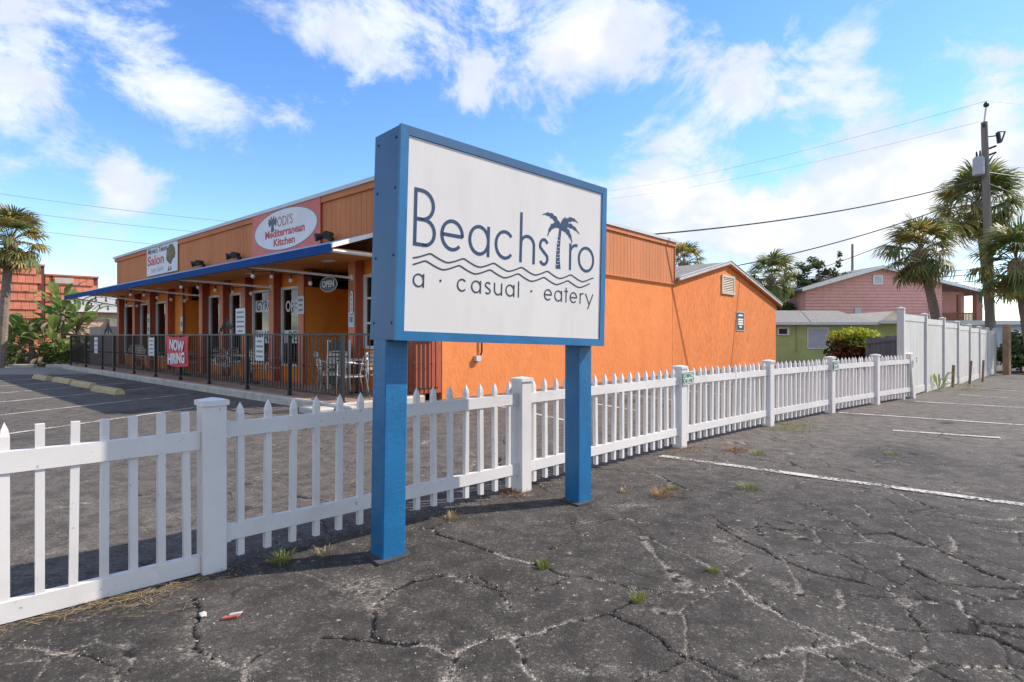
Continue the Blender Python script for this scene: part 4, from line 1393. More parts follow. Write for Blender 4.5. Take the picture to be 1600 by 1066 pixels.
def fan_palm(label, base, top, n=34, s=1.0, yellow=.35, tr=.16, dead=6, seed=1, group='fan palms'):
    rg = random.Random(seed)
    o = thing('fan_palm', label, 'palm tree', base, 0, group)
    T = Vector(top) - Vector(base)
    b = MB()
    pts, rs = [], []
    for k in range(13):
        u = k / 12
        pts.append((T.x * u ** 1.3, T.y * u ** 1.3, T.z * u))
        rs.append(tr * (1.15 - .25 * u + .06 * (k % 2)))
    b.tube(pts, rs, 10)
    b.build('trunk', TRUNK, o)
    h = MB()
    h.lathe([(tr * 1.1, -.35 * s), (tr * 1.7, -.1 * s), (tr * 1.5, .12 * s), (tr * .5, .3 * s)], 9)
    for k in range(14):                        # old leaf boots
        a = rg.uniform(0, 6.28)
        h.tube([(tr * .8 * math.cos(a), tr * .8 * math.sin(a), rg.uniform(-.35, .1) * s), (tr * 2.2 * math.cos(a), tr * 2.2 * math.sin(a), rg.uniform(-.1, .25) * s)], [.03, .012], 4)
    cr_ = h.build('crown', TRUNK, o, loc=T)
    for k in range(n + dead):
        isd = k >= n
        u = k / n if not isd else 1.0
        az_ = k * 2.39996 + rg.uniform(-.2, .2)
        elv = R(82) - u * R(142) + rg.uniform(-.12, .12)
        if isd:
            elv = R(-62) + rg.uniform(-.2, .2)
        me = rg.choice(FR_D) if isd else (rg.choice(FR_Y) if rg.random() < yellow * (.5 + u) else rg.choice(FR_G))
        f = put('frond', me, cr_, (0, 0, .1 * s * (1 - u)))
        f.rotation_euler = Euler((rg.uniform(-.35, .35), -elv, az_), 'XYZ')
        q = s * rg.uniform(.85, 1.12)
        f.scale = (q, q, q)
    return o


def leaf_cloud(mb, centers, n, size, rg, flat=.5):
    """leaf shaped quads scattered through ellipsoids (x,y,z,rx,ry,rz)"""
    tot = sum(c[3] * c[4] * c[5] for c in centers)
    for c in centers:
        m_ = int(n * c[3] * c[4] * c[5] / tot) + 1
        u = rg.normal(size=(m_, 3))
        u /= np.linalg.norm(u, axis=1)[:, None]
        r_ = rg.random(m_) ** (1 / 2.2)
        p_ = u * r_[:, None] * np.array(c[3:6]) + np.array(c[0:3])
        d = rg.normal(size=(m_, 3))
        d[:, 2] *= flat
        d /= np.linalg.norm(d, axis=1)[:, None]
        e_ = np.cross(d, rg.normal(size=(m_, 3)))
        e_ /= np.linalg.norm(e_, axis=1)[:, None]
        L = size * (.6 + .8 * rg.random(m_))[:, None]
        o = len(mb.v)
        q = np.stack([p_ - d * L * .5, p_ + e_ * L * .26, p_ + d * L * .5, p_ - e_ * L * .26], 1).reshape(-1, 3)
        mb.v += [tuple(x) for x in q.tolist()]
        mb.f += [(o + 4 * i, o + 4 * i + 1, o + 4 * i + 2, o + 4 * i + 3) for i in range(m_)]


BARK = mat('bark', (.16, .13, .10), .95, .2, 8, bump=.6, bscale=25)


def broad_tree(name, label, base, h, blobs, n, leaf, lm, seed, tr=.14, cat='tree', group=None):
    rg = np.random.default_rng(seed)
    o = thing(name, label, cat, base, 0, group)
    b = MB()
    top = Vector((0, 0, h * .45))
    b.tube([(0, 0, -.2), (.05, .03, h * .25), top], [tr * 1.2, tr, tr * .8], 8)
    for c in blobs:
        e_ = Vector(c[0:3])
        mid_ = (top + e_) / 2 + Vector((0, 0, -.1 * h * .3))
        b.tube([top - Vector((0, 0, .1)), mid_, e_], [tr * .6, tr * .35, tr * .1], 5)
    b.build('trunk', BARK, o)
    m_ = MB()
    cl = []
    for c in blobs:
        for k in range(7):
            u = rg.normal(size=3)
            u /= np.linalg.norm(u)
            q = .62
            cl.append((c[0] + u[0] * c[3] * q, c[1] + u[1] * c[4] * q, c[2] + u[2] * c[5] * q, c[3] * .42, c[4] * .42, c[5] * .38))
    leaf_cloud(m_, cl, n, leaf, rg)
    m_.build('crown', lm, o)
    return o


# ------------------------------------------------------------------ right background
GREEN = mat('green_wall', (.42, .46, .18), .85, .08, 2, bump=.3, bscale=25)
ROOFW = mat('roof_edge_white', (.66, .65, .62), .6, .06)


def rot_thing(name, label, cat, loc, ang):
    return thing(name, label, cat, loc, R(ang))


gh = rot_thing('green_house', 'low green bungalow with grey shingle roof behind the picket fence', 'house', (15.2, 33.6, gz(15, 33)), 3)
MB().box(0, 11.5, 0, 7, -.2, 2.25).build('wall', GREEN, gh)
r_ = MB()
r_.prism([(-.4, 2.27), (7.4, 2.27), (3.5, 3.15)], -.4, 6.1, 'x')
gro = r_.build('roof', SHING, gh)
MB().box(-.42, 6.12, -.46, -.402, 2.15, 2.30).build('fascia', ROOFW, gro)
r_ = MB()
r_.prism([(6.12, 2.30), (8.0, 2.30), (7.1, 2.95)], -.3, 4, 'y')
r_.build('dormer_gable', mat('cream_trim', (.62, .52, .40), .7, .05), gro)
MB().box(6.15, 12.2, -.9, -.305, 2.22, 2.40).build('flat_roof', ROOFW, gro)
ac = MB().box(.25, .95, -.12, -.002, 1.55, 2.0).build('air_conditioner', ROOFW, gh)
MB().box(.32, .80, -.135, -.121, 1.62, 1.93).build('grille', DARKIN, ac)
wo_ = MB().box(2.05, 3.35, -.06, -.002, .75, 2.0).build('window', FRAME, gh)
MB().box(2.12, 3.28, -.075, -.061, .82, 1.94).build('blind', mat('blind_grey', (.42, .42, .44), .5, .06), wo_)
MB().tube([(1.45, -.06, 2.1), (1.45, -.06, .6)], .04, 6).build('pipe', GREEN, gh)
MB().box(0.02, 3.2, -.05, -.003, 1.38, 1.44).build('wall_strip', mat('strip_pale', (.5, .52, .28), .7, .05), gh) if False else None

PINK = mat('pink_siding', (.70, .36, .305), .8, .06, 2)
ph = rot_thing('pink_house', 'pink two storey house with white trim and wooden balcony', 'house', (23.4, 46.0, -.3), 2)
lap = MB()
Wp = 14.6


def gable_top(x):
    return 5.35 + (x / 6.0) * 1.72 if x < 6.0 else 7.07 - (x - 6.0) / 8.6 * 2.0


z = 0.0
while z < 7.0:
    xs_ = [x * .1 for x in range(0, int(Wp * 10) + 1) if gable_top(x * .1) > z + .02]
    if xs_:
        xa, xb = xs_[0], min(xs_[-1], 11.2)
        if xb > xa:
            zt_ = min(z + .26, 7.05)
            lap.add([(xa, -.075, z), (xb, -.075, z), (xb, -.004, zt_), (xa, -.004, zt_), (xa, 0, z), (xb, 0, z)], [(0, 1, 2, 3), (4, 5, 1, 0)])
    z += .25
tag(lap.build('lap_siding', PINK, ph), kind='stuff')
MB().prism([(0, 0), (11.2, 0), (11.2, gable_top(11.2) - .03), (6, 7.0), (0, 5.32)], .002, 8, 'y').build('wall', PINK, ph)
MB().prism([(-.5, 5.24), (6, 7.10), (6, 7.25), (-.5, 5.38)], -.5, 8.3, 'y').build('roof', SHING, ph)
MB().prism([(6.001, 7.10), (15.0, 4.99), (15.0, 5.13), (6.001, 7.25)], -.5, 8.3, 'y').build('roof', SHING, ph)
MB().prism([(-.5, 5.16), (6, 7.0), (6, 7.27), (-.5, 5.41)], -.56, -.502, 'y').build('rake_trim', WHITE, ph)
MB().prism([(6.001, 7.0), (15.0, 4.9), (15.0, 5.15), (6.001, 7.27)], -.56, -.502, 'y').build('rake_trim', WHITE, ph)
wv = MB().box(5.5, 6.3, -.12, -.076, 5.75, 6.5).build('attic_window', WHITE, ph)
MB().box(5.6, 6.2, -.13, -.121, 5.85, 6.4).build('pane', mat('pane_pale', (.5, .52, .52), .3, .1), wv)
dw = MB().box(10.1, 10.7, -.12, -.076, 2.6, 4.6).build('balcony_door', WHITE, ph)
MB().box(10.2, 10.6, -.13, -.121, 2.7, 4.5).build('pane', DARKIN, dw)
BRN = mat('balcony_wood', (.27, .12, .06), .75, .12, 3)
MB().box(11.21, 14.6, .0, 6, 2.2, 2.45).build('balcony_floor', BRN, ph)
MB().box(11.21, 14.09, 1.2, 1.3, 2.46, 5.3).build('balcony_wall', PINK, ph)
MB().box(14.1, 14.6, -.02, .4, -.0, 4.95).build('balcony_pier', mat('pier_brick', (.42, .17, .12), .8, .1), ph)
MB().box(12.6, 12.8, .0, .2, 2.46, 4.98).build('balcony_post', BRN, ph)
MB().box(10.0, 14.09, .0, .08, 3.42, 3.52).build('balcony_rail', BRN, ph)
for k in range(26):
    MB().box(10.9 + k * .12, 10.97 + k * .12, .02, .06, 2.46, 3.419).build('baluster', BRN, ph)
MB().box(10.9, 14.6, -.3, .6, 5.1, 5.16).build('balcony_ceiling', mat('ceiling_wood', (.55, .30, .11), .7, .1), ph) if False else None
MB().box(4.0, 4.5, -.14, -.076, 3.4, 3.9).build('meter_box', CAPM, ph)

bh = rot_thing('blue_house', 'pale blue white house far behind the privacy fence', 'house', (30.5, 37, -.3), 0)
MB().box(0, 9, 0, 5, 0, 2.35).build('wall', mat('pale_blue', (.45, .52, .60), .8, .06), bh)
MB().prism([(-.4, 2.36), (9.4, 2.36), (9.4, 2.62), (-.4, 2.62)], -.4, 5.4, 'y').build('roof', mat('white_roof', (.7, .71, .73), .6, .05), bh)
for k in range(3):
    wq = MB().box(1 + k * 2.6, 2.2 + k * 2.6, -.05, -.003, .9, 2.0).build('window', FRAME, bh)
    MB().box(1.1 + k * 2.6, 2.1 + k * 2.6, -.06, -.051, 1.0, 1.9).build('pane', DARKIN, wq)

fan_palm('fan palm with leaning trunk just above the white privacy fence', (21.0, 28, gz(21, 28)), (19.85, 28, 5.35), 50, 1.05, .45, .20, 20, 3)
fan_palm('tallest fan palm behind the big utility pole', (25.9, 31, -.24), (25.1, 31, 8.3), 52, 1.25, .4, .20, 14, 5)
fan_palm('fan palm cut by the right edge of the view', (22.6, 25, -.24), (21.9, 25, 4.4), 48, 1.1, .4, .2, 12, 8)
fan_palm('slim fan palm between the orange gable and the pink house', (19.3, 42, -.24), (18.9, 42, 5.5), 34, 1.15, .2, .2, 8, 12)
fan_palm('yellowish fan palm rising behind the restaurant roof', (10.7, 36, 0), (10.75, 36, 5.8), 40, .85, .8, .2, 2, 15)
fan_palm('broad fan palm at the far left edge', (-21.3, 24, 0), (-20.9, 24, 5.25), 50, .84, .55, .16, 14, 19)
OAK = leafmat('oak_leaf', (.045, .072, .022), (.11, .145, .045), (.075, .085, .035), .3)
broad_tree('oak_tree', 'dark leafy tree behind the green house', (24.3, 48, -.3), 8.0, [(-2.6, 0, 5.0, 1.5, 1.3, 1.2), (-.9, 0, 6.0, 1.6, 1.4, 1.3), (.4, 0, 7.6, 1.3, 1.1, .9), (1.8, 0, 6.2, 1.6, 1.3, 1.2), (-1.2, 0, 4.0, 2.2, 1.4, 1.1), (1.2, 0, 4.4, 2.0, 1.4, 1.2), (3.0, 0, 8.0, .5, .5, .8), (3.6, 0, 6.4, 1.0, .7, .6), (5.2, 0, 6.6, .9, .7, .6)], 7500, .26, OAK, 4)
broad_tree('round_tree', 'rounded green treetop showing just above the gable roof', (13.7, 38, -.2), 6.0, [(0, 0, 4.9, 1.0, 1.0, .7), (-.7, 0, 4.6, .7, .7, .6)], 900, .2, OAK, 6)
for k, (x, y, h, lab) in enumerate(((21.35, 24.7, 1.9, 'dark shrub beside the old wooden post at the far end of the privacy fence'), (22.6, 25.6, 2.4, 'dark shrub mass at the right edge below the palms'))):
    broad_tree('background_shrub', lab, (x, y, -.24), h, [(0, 0, h * .45, .6, .6, h * .42), (.6, .2, h * .38, .6, .6, h * .36)], 1500, .16, OAK, 40 + k, .05, 'shrub')
CROT = leafmat('croton_yellow', (.46, .44, .04), (.24, .32, .04), (.52, .42, .04), .35)
CROR = leafmat('croton_red', (.16, .030, .012), (.10, .045, .014), (.07, .08, .02), .2)
o = thing('croton_bush', 'dense croton bush with yellow top leaves and reddish lower leaves', 'bush', (11.55, 19.6, gz(11.5, 19.6)))
m_ = MB()
for k in range(9):
    a = k * .7
    m_.tube([(0, 0, 0), (.25 * math.cos(a), .25 * math.sin(a), .6), (.6 * math.cos(a), .5 * math.sin(a), 1.2)], [.03, .02, .008], 5)
m_.build('stems', BARK, o)
rg = np.random.default_rng(3)
m_ = MB()
leaf_cloud(m_, [(-.45, 0, .85, .45, .45, .55), (0, -.05, .8, .5, .5, .6), (.45, 0, .8, .45, .45, .55)], 1800, .15, rg, 1.2)
m_.build('lower_leaves', CROR, o)
m_ = MB()
leaf_cloud(m_, [(-.35, 0, 1.38, .45, .45, .22), (.05, -.05, 1.45, .5, .5, .25), (.5, 0, 1.4, .42, .42, .24), (.2, -.1, 1.15, .6, .5, .2)], 1500, .15, rg, 1.2)
m_.build('upper_leaves', CROT, o)

WOODG = mat('grey_wood', (.17, .15, .14), .9, .2, 6, bump=.5, bscale=20, stretch=(1, 1, .15))
o = thing('wood_gate', 'weathered grey wooden gate panel beside the white privacy fence', 'gate', (10.45, 17.0, gz(10.5, 17)), R(4))
for k in range(7):
    MB().box(k * .15 + .003, k * .15 + .145, 0, .02, .1, 1.30 + .10 * k / 7 + rng.uniform(-.02, .02)).build('board', WOODG, o)
MB().prism([(-.02, 1.12), (1.08, 1.26), (1.08, 1.35), (-.02, 1.21)], -.03, -.001, 'y').build('brace', WOODG, o)
MB().prism([(-.02, .3), (1.08, .3), (1.08, .39), (-.02, .39)], -.03, -.001, 'y').build('brace', WOODG, o)
STK = mat('stake_wood', (.20, .14, .095), .9, .2, 8, bump=.4, bscale=30)
for (x, y, h, tl), lab in zip(((12.05, 15.75, .62, 0), (13.9, 17.5, .72, 6), (15.6, 19.1, .72, 1)), ('short brown wooden stake nearest along the privacy fence', 'leaning thin stake, second along the privacy fence', 'upright thin stake, third along the privacy fence')):
    b = MB()
    b.bbox(-.045 if tl == 0 else -.022, .045 if tl == 0 else .022, -.03, .03, -.1, h, .006)
    tag(b.build('wooden_stake', STK, None, loc=(x, y, gz(x, y)), rot=(R(2), R(tl), R(40))), lab, 'stake', 'wooden stakes by the privacy fence')
b = MB().bbox(-.11, .11, -.11, .11, -.1, 2.05, .02)
tag(b.build('wooden_post', mat('old_post', (.30, .19, .11), .9, .2, 5, bump=.5, bscale=18), None, loc=(20.1, 23.4, gz(20, 23)), rot=(0, 0, R(30))), 'thick old brown wooden post at the far end of the privacy fence', 'post')
o = thing('rubbish_bin', 'grey blue bin in the shade at the right edge', 'bin', (21.95, 24.0, -.24), R(20))
MB().box(-.3, .3, -.3, .3, 0, .95).build('body', mat('bin_blue', (.14, .16, .22), .5, .1), o)
MB().box(-.33, .33, -.34, .33, .951, 1.02).build('lid', mat('bin_lid', (.10, .11, .15), .5, .1), o)
# seedling palm
o = thing('palm_seedling', 'small bright green palm seedling at the foot of the privacy fence', 'plant', (10.78, 14.55, gz(10.8, 14.5)))
SEED = leafmat('seedling', (.16, .24, .04), (.26, .30, .07), None, .3)
for k in range(16):
    a = k * 2.4
    b = MB()
    d = Vector((math.cos(a), math.sin(a), 0))
    s_ = Vector((-d.y, d.x, 0))
    L = rng.uniform(.30, .55)
    H0 = rng.uniform(.18, .52)
    m1 = d * L * .55 + Vector((0, 0, H0))
    b.add([(0, 0, 0), m1 + s_ * .022, d * L + Vector((0, 0, H0 * .82)), m1 - s_ * .022, m1 - Vector((0, 0, .012))], [(0, 1, 4), (1, 2, 4), (2, 3, 4), (3, 0, 4)])
    b.build('leaf', SEED, o)

# utility poles and wires
POLE = mat('pole_wood', (.22, .19, .165), .95, .2, 4, bump=.5, bscale=10, stretch=(1, 1, .1))
up_ = thing('utility_pole', 'tall weathered utility pole with grey transformer among the palms', 'pole', (22.45, 27, -.24))
MB().tube([(0, 0, 0), (-.1, 0, 5), (-.32, 0, 11.6)], [.21, .18, .13], 10).build('mast', POLE, up_)
tfm = MB()
tfm.lathe([(.22, 9.1), (.23, 9.15), (.23, 9.85), (.17, 9.95)], 14, (-.62, -.05))
tfo = tfm.build('transformer', mat('transformer_grey', (.42, .42, .44), .5, .06), up_, smooth=False)
MB().tube([(-.55, -.05, 9.94), (-.55, -.05, 10.25)], [.05, .03], 8).build('bushing', BLACK, tfo)
MB().tube([(-.70, -.05, 9.94), (-.72, -.05, 10.2)], [.05, .03], 8).build('bushing', BLACK, tfo)
MB().tube([(-.32, 0, 11.6), (-.22, 0, 12.35)], .035, 6).build('top_pin', CAPM, up_)
MB().lathe([(.05, 12.3), (.11, 12.36), (.11, 12.45), (.05, 12.55)], 10, (-.22, 0)).build('insulator', BLACK, up_)
MB().tube([(-.38, -.05, 11.4), (-.5, -.2, 11.4)], .07, 8).build('insulator', BLACK, up_)
cu_ = MB()
cu_.tube([(-.28, 0, 10.9), (.25, -.05, 10.95)], .03, 6)
cu_.tube([(.35, -.05, 10.6), (.28, -.05, 11.1)], .09, 8)
cu_.tube([(.45, -.05, 10.65), (.62, -.05, 11.15)], .035, 6)
cu_.tube([(.28, -.05, 11.13), (.62, -.05, 11.15)], .03, 6)
cu_.build('cutout_fuse', BLACK, up_)
for z in (10.0, 10.3):
    MB().tube([(-.25, 0, z), (.15, -.1, z + .15)], .05, 6).build('bracket', BLACK, up_)
sp_ = thing('utility_pole', 'distant thin utility pole above the pink house roof', 'pole', (32.5, 55, -.3))
MB().tube([(0, 0, 0), (0, 0, 10.4)], [.14, .10], 8).build('mast', POLE, sp_)


def px3(px, py, d):
    return Vector(((px - 800) * d / 900, d, 1.34 + (525 - py) * d / 900))


WIRE = mat('wire_black', (.03, .03, .035), .6, .1)
WIREG = mat('wire_grey', (.34, .38, .42), .6, .1)


def wire(label, a, b, sag, r_, m=WIRE, n=24):
    a, b = Vector(a), Vector(b)
    pts = [a.lerp(b, k / n) + Vector((0, 0, -4 * sag * (k / n) * (1 - k / n))) - a for k in range(n + 1)]
    tag(MB().tube(pts, r_, 5).build('overhead_wire', m, None, loc=a), label, 'wire', 'overhead wires')


PT_ = Vector((22.2, 27, 8.6))
wire('thick black service wire from the big pole to the restaurant roof', (22.1, 27, 8.75), bw_(-.3, 10.2, 4.72), .35, .026)
wire('black service wire from the big pole down to the gable roof', (22.0, 27, 8.0), bw_(-.35, RID + 1.2, 4.33), .30, .024)
wire('lower twin of the service wire to the gable roof', (21.9, 27, 7.7), px3(1260, 425, 44), .3, .022)
wire('thin topmost wire running from the pole pin to the left', (22.22, 27, 12.35), px3(940, 300, 60), .5, .008, WIREG)
wire('thin second wire running from the pole top to the left', (22.0, 27, 11.4), px3(940, 312, 60), .5, .007, WIREG)
wire('thin topmost wire running from the pole pin to the right', (22.22, 27, 12.35), (40, 30, 13.2), .3, .008, WIREG)
wire('thick wire bundle passing behind the palms to the right', (22.3, 27, 9.0), (42, 29, 8.9), .5, .03)
wire('wire leaving the big pole low to the right', (22.3, 27, 8.5), (40, 32, 6.0), .5, .02)
for k, (y0, y1) in enumerate(((432, 420), (438, 425), (447, 432))):
    wire('horizontal wire %s of three crossing above the pink house' % ('uppermost', 'middle', 'lowest')[k], px3(1190, y0, 55), px3(1640, y1 - 12 + 4 * k, 50), .5, .035)
for k, (p0, p1) in enumerate((((-40, 297), (420, 352)), ((-40, 322), (420, 372)), ((-40, 348), (420, 398)))):
    wire('thin wire %s of three above the palm at the left' % ('uppermost', 'middle', 'lowest')[k], px3(p0[0], p0[1], 48), px3(p1[0], p1[1], 55), .2, .022, WIREG)
wire('black cable crossing in front of the terracotta roof, upper', px3(60, 512, 36), px3(250, 522, 34), .1, .03) if False else None

# ------------------------------------------------------------------ left background
TERRA = mat('terracotta_tile', (.56, .185, .105), .75, .14, 2.5, bump=.2, bscale=20, dirt=(.34, .10, .06), dirt_amt=.4)
TERRA2 = mat('terracotta_base', (.15, .045, .03), .8, .1, 3)
tb_ = thing('terracotta_building', 'building with stepped terracotta tile mansard behind the broad leaved plants', 'building', (-30.8, 38.0, 0), R(41.5))
Ht, Hb = 5.35, .2
W1 = 2.85
MB().box(.0, W1, .05, 7, Hb, Ht).build('wall', TERRA2, tb_)
MB().box(-6.0, -.05, -.35, 7, Hb, Ht + .55).build('wall', TERRA2, tb_)
MB().box(-.02, W1 + .06, -.06, 7.1, Ht + .001, Ht + .10).build('coping', TERRA, tb_)
MB().box(-2.2, -.02, -.46, 7.1, Ht + .551, Ht + .66).build('coping', TERRA, tb_)
rows = 9
rh = (Ht - Hb) / rows
tw = .40
tile_me = MB().add([(0.008, -.10, 0), (tw - .008, -.10, 0), (tw - .008, -.012, rh + .02), (.008, -.012, rh + .02), (.008, 0, 0), (tw - .008, 0, 0)], [(0, 1, 2, 3), (4, 5, 1, 0), (0, 3, 4), (1, 5, 2)]).mesh('roof_tile', TERRA)
for r_ in range(rows):
    for k in range(8):
        x = k * tw - (0 if r_ % 2 else .2)
        if x + tw < W1 + .05 and x > -.25:
            put('roof_tile', tile_me, tb_, (max(x, 0), .05, Hb + r_ * rh))
rows2 = 10
rh2 = (Ht + .55 - Hb) / rows2
for r_ in range(rows2):
    for k in range(14):
        x = -5.6 + k * tw - (.0 if r_ % 2 else .2)
        if x + tw < -.04:
            put('roof_tile', tile_me, tb_, (x, -.35 + .0 * r_, Hb + r_ * rh2), (0, 0, 0), (1, 1, rh2 / rh))
MB().box(.5, 1.5, -.075, -.055, Ht - .50, Ht - .12).build('faded_panel', mat('faded_cream', (.5, .42, .36), .8, .1), tb_)

pkh = thing('peach_house', 'small peach coloured house with grey shingle roof at the end of the patio', 'house', (-22.75, 31.0, 0), R(41.5))
PEACH = mat('peach_wall', (.68, .47, .36), .85, .06, 2)
MB().box(-1.2, 9, 0, 7, -.1, 2.75).build('wall', PEACH, pkh)
MB().add([(-1.7, -.22, 2.755), (9.5, -.22, 2.755), (9.5, 7.5, 2.755), (-1.7, 7.5, 2.755), (1.0, 3.4, 4.15), (7.6, 3.4, 4.15)], [(0, 1, 5, 4), (1, 2, 5), (2, 3, 4, 5), (3, 0, 4), (0, 3, 2, 1)]).build('roof', mat('pale_shingle', (.33, .325, .31), .9, .12, 5, bump=.3, bscale=20), pkh)
MB().box(-1.7, 9.5, -.26, -.221, 2.62, 2.77).build('fascia', WHITE, pkh)
wq = MB().box(.75, 1.55, -.06, -.002, 1.75, 2.4).build('window', mat('tan_frame', (.45, .36, .26), .7, .06), pkh)
MB().box(.87, 1.42, -.18, -.061, 1.85, 2.28).build('air_conditioner', mat('ac_grey', (.25, .25, .27), .5, .1), wq)
for k in range(2):
    MB().tube([(2.55 + k * .2, -.05, 2.48), (2.5 + k * .3, -.2, 2.42)], [.04, .1], 8).build('security_lamp', WHITE, pkh)
MB().box(1.9, 2.6, -.10, -.003, 1.3, 1.38).build('awning_strip', mat('tan_strip', (.5, .36, .22), .7, .05), pkh)

o = thing('white_screen', 'white screen panel standing behind the left end of the railing', 'screen', (-17.6, 24.0, 0), R(38))
for k in range(4):
    MB().box(k * .33, k * .33 + .322, 0, .03, .05, 1.72).build('board', VINYL2, o)
MB().box(1.33, 1.45, -.03, .06, 0, 1.86).build('post', VINYL, o)

BOPM = leafmat('paddle_leaf', (.10, .175, .04), (.22, .29, .075), (.28, .27, .09), .45, .38)
BOPD = leafmat('paddle_dead', (.36, .27, .19), (.22, .155, .10), None, .2)


def paddle_leaf(m, L, Wd, pet, bend, seed):
    rg = random.Random(seed)
    b = MB()
    pts = []
    for k in range(4):
        u = k / 3
        pts.append(Vector((pet * .45 * bend * u * u, 0, pet * u)))
    b.tube(pts, [.03, .025, .02, .015], 4)
    c = pts[-1]
    d0 = Vector((.45 * bend + .08, 0, 1)).normalized()
    vs_, fs = [], []
    N = 9
    q = c.copy()
    d = d0.copy()
    for k in range(N + 1):
        u = k / N
        wd = Wd * (math.sin(math.pi * min(1, u * .93 + .05)) ** .7)
        up = Vector((-d.z, 0, d.x)) * -.18 * wd
        jag = rg.uniform(.85, 1.05)
        vs_ += [q + Vector((0, wd * jag, 0)) - up, q, q + Vector((0, -wd * jag, 0)) - up]
        if k:
            a = 3 * k
            fs += [(a - 3, a - 2, a + 1, a), (a - 2, a - 1, a + 2, a + 1)]
        q = q + d * (L / N)
        ang = R(3 + 9 * bend * u)
        d = Vector((d.x * math.cos(ang) + d.z * math.sin(ang), 0, -d.x * math.sin(ang) + d.z * math.cos(ang)))
    b.add(vs_, fs)
    return b.mesh('leaf', m)


PL = [paddle_leaf(BOPM, .95, .20, 1.0, .4, 1), paddle_leaf(BOPM, .9, .22, .9, 1.0, 2), paddle_leaf(BOPM, .85, .19, .8, 1.8, 3), paddle_leaf(BOPM, 1.0, .24, 1.1, .8, 4)]
PLD = [paddle_leaf(BOPD, .7, .09, .6, 3.2, 5), paddle_leaf(BOPD, .6, .08, .5, 4.0, 6)]
for j, (x, y, h, n, lab) in enumerate([(-21.1, 27.0, 2.55, 15, 'tallest broad paddle leaved plant in front of the terracotta tiles'), (-20.55, 27.3, 1.9, 14, 'paddle leaved plant just left of the railing end'), (-22.2, 26.6, 1.1, 16, 'paddle leaved plant beside the palm trunk'),
                                      (-20.9, 26.2, .7, 15, 'low paddle leaved plant in front of the tallest one'), (-23.4, 27.5, .9, 14, 'paddle leaved plant partly hidden by the palm trunk'), (-23.0, 27.0, .9, 12, 'paddle leaved plant rising behind the palm trunk'), (-21.8, 27.6, 1.7, 16, 'paddle leaved plant directly left of the tallest one'), (-20.95, 27.8, 1.25, 16, 'paddle leaved plant between the two tallest ones'), (-20.0, 26.3, .2, 14, 'lowest paddle leaved plant above the hedge'), (-22.9, 26.2, .3, 15, 'low paddle leaved plant at the palm foot'), (-24.8, 26.8, .8, 15, 'paddle leaved plant at the left edge of the view')]):
    o = thing('paddle_plant', lab, 'plant', (x, y, 0), 0, 'broad paddle leaved plants')
    rg = random.Random(60 + j)
    b = MB()
    b.tube([(0, 0, 0), (.05, 0, h * .5), (.0, 0, h)], [.16, .13, .10], 7)
    b.build('stem', TRUNK, o)
    for k in range(n):
        f = put('leaf', rg.choice(PL), o, (0, 0, max(.05, h - .1 + rg.uniform(-.1, .05))))
        f.rotation_euler = Euler((0, rg.uniform(-.1, .25) + .55 * k / n, k * 2.4 + rg.uniform(-.3, .3)), 'XYZ')
        f.scale = [rg.uniform(.7, 1.0)] * 3
    for k in range(16 if h > 1 else 5):
        f = put('dead_leaf', rg.choice(PLD), o, (0, 0, max(.1, h - .1 - .085 * k)))
        f.rotation_euler = Euler((0, rg.uniform(.6, 1.3), rg.uniform(0, 6.28)), 'XYZ')

HEDGE = leafmat('hedge_leaf', (.085, .13, .03), (.20, .25, .06), None, .35)
rg = np.random.default_rng(9)
for (x0, x1, y, h, lab) in ((-21.0, -16.9, 25.7, 1.0, 'clipped green hedge behind the left end of the railing'), (-27.5, -21.6, 25.2, 1.0, 'clipped green hedge under the palm at the left edge')):
    o = thing('hedge', lab, 'hedge', ((x0 + x1) / 2, y, 0))
    m_ = MB()
    n_ = int((x1 - x0) / .5)
    L = x1 - x0
    leaf_cloud(m_, [(-L / 2 + (k + .5) * L / n_, 0, h * .52, .42, .5, h * .5) for k in range(n_)] + [(-L / 2 + (k + .5) * L / n_, 0, h * .85, .42, .5, h * .14) for k in range(n_)], 4200, .13, rg, 1.0)
    m_.build('foliage', HEDGE, o)
    m_ = MB()
    for k in range(n_):
        m_.tube([(-L / 2 + (k + .5) * L / n_, 0, 0), (-L / 2 + (k + .5) * L / n_ + .1, .05, h * .7)], [.03, .015], 5)
    m_.build('stems', BARK, o)
for k, x in enumerate((-24.0, -22.4, -20.9, -19.3)):
    tag(MB().bbox(-.55, .55, -.12, .12, -.02, .13, .02).build('kerb_stone', CONC, None, loc=(x, 24.6 - .0 * k, 0), rot=(0, 0, R(rng.uniform(-5, 5)))), ('leftmost pale kerb stone below the hedge', 'kerb stone second from the left below the hedge', 'kerb stone third from the left below the hedge', 'kerb stone nearest the railing end')[k], 'kerb stone', 'kerb stones below the hedge')
rd = MB()
rd.add([(-60, 17.5, .012), (-13.9, 19.9, .012), (-17.5, 24.3, .012), (-60, 24.3, .012)], [(0, 1, 2, 3)])
tag(rd.build('side_road', mat('side_road', (.25, .225, .195), .9, .15, 2, bump=.3, bscale=30)), kind='structure')

# ------------------------------------------------------------------ small growth and litter
GR1 = leafmat('weed_green', (.16, .20, .04), (.30, .30, .08), None, .3)
GR2 = leafmat('weed_rust', (.30, .12, .04), (.36, .22, .07), None, .2)
GR3 = leafmat('weed_straw', (.28, .19, .09), (.46, .35, .19), None, .2)


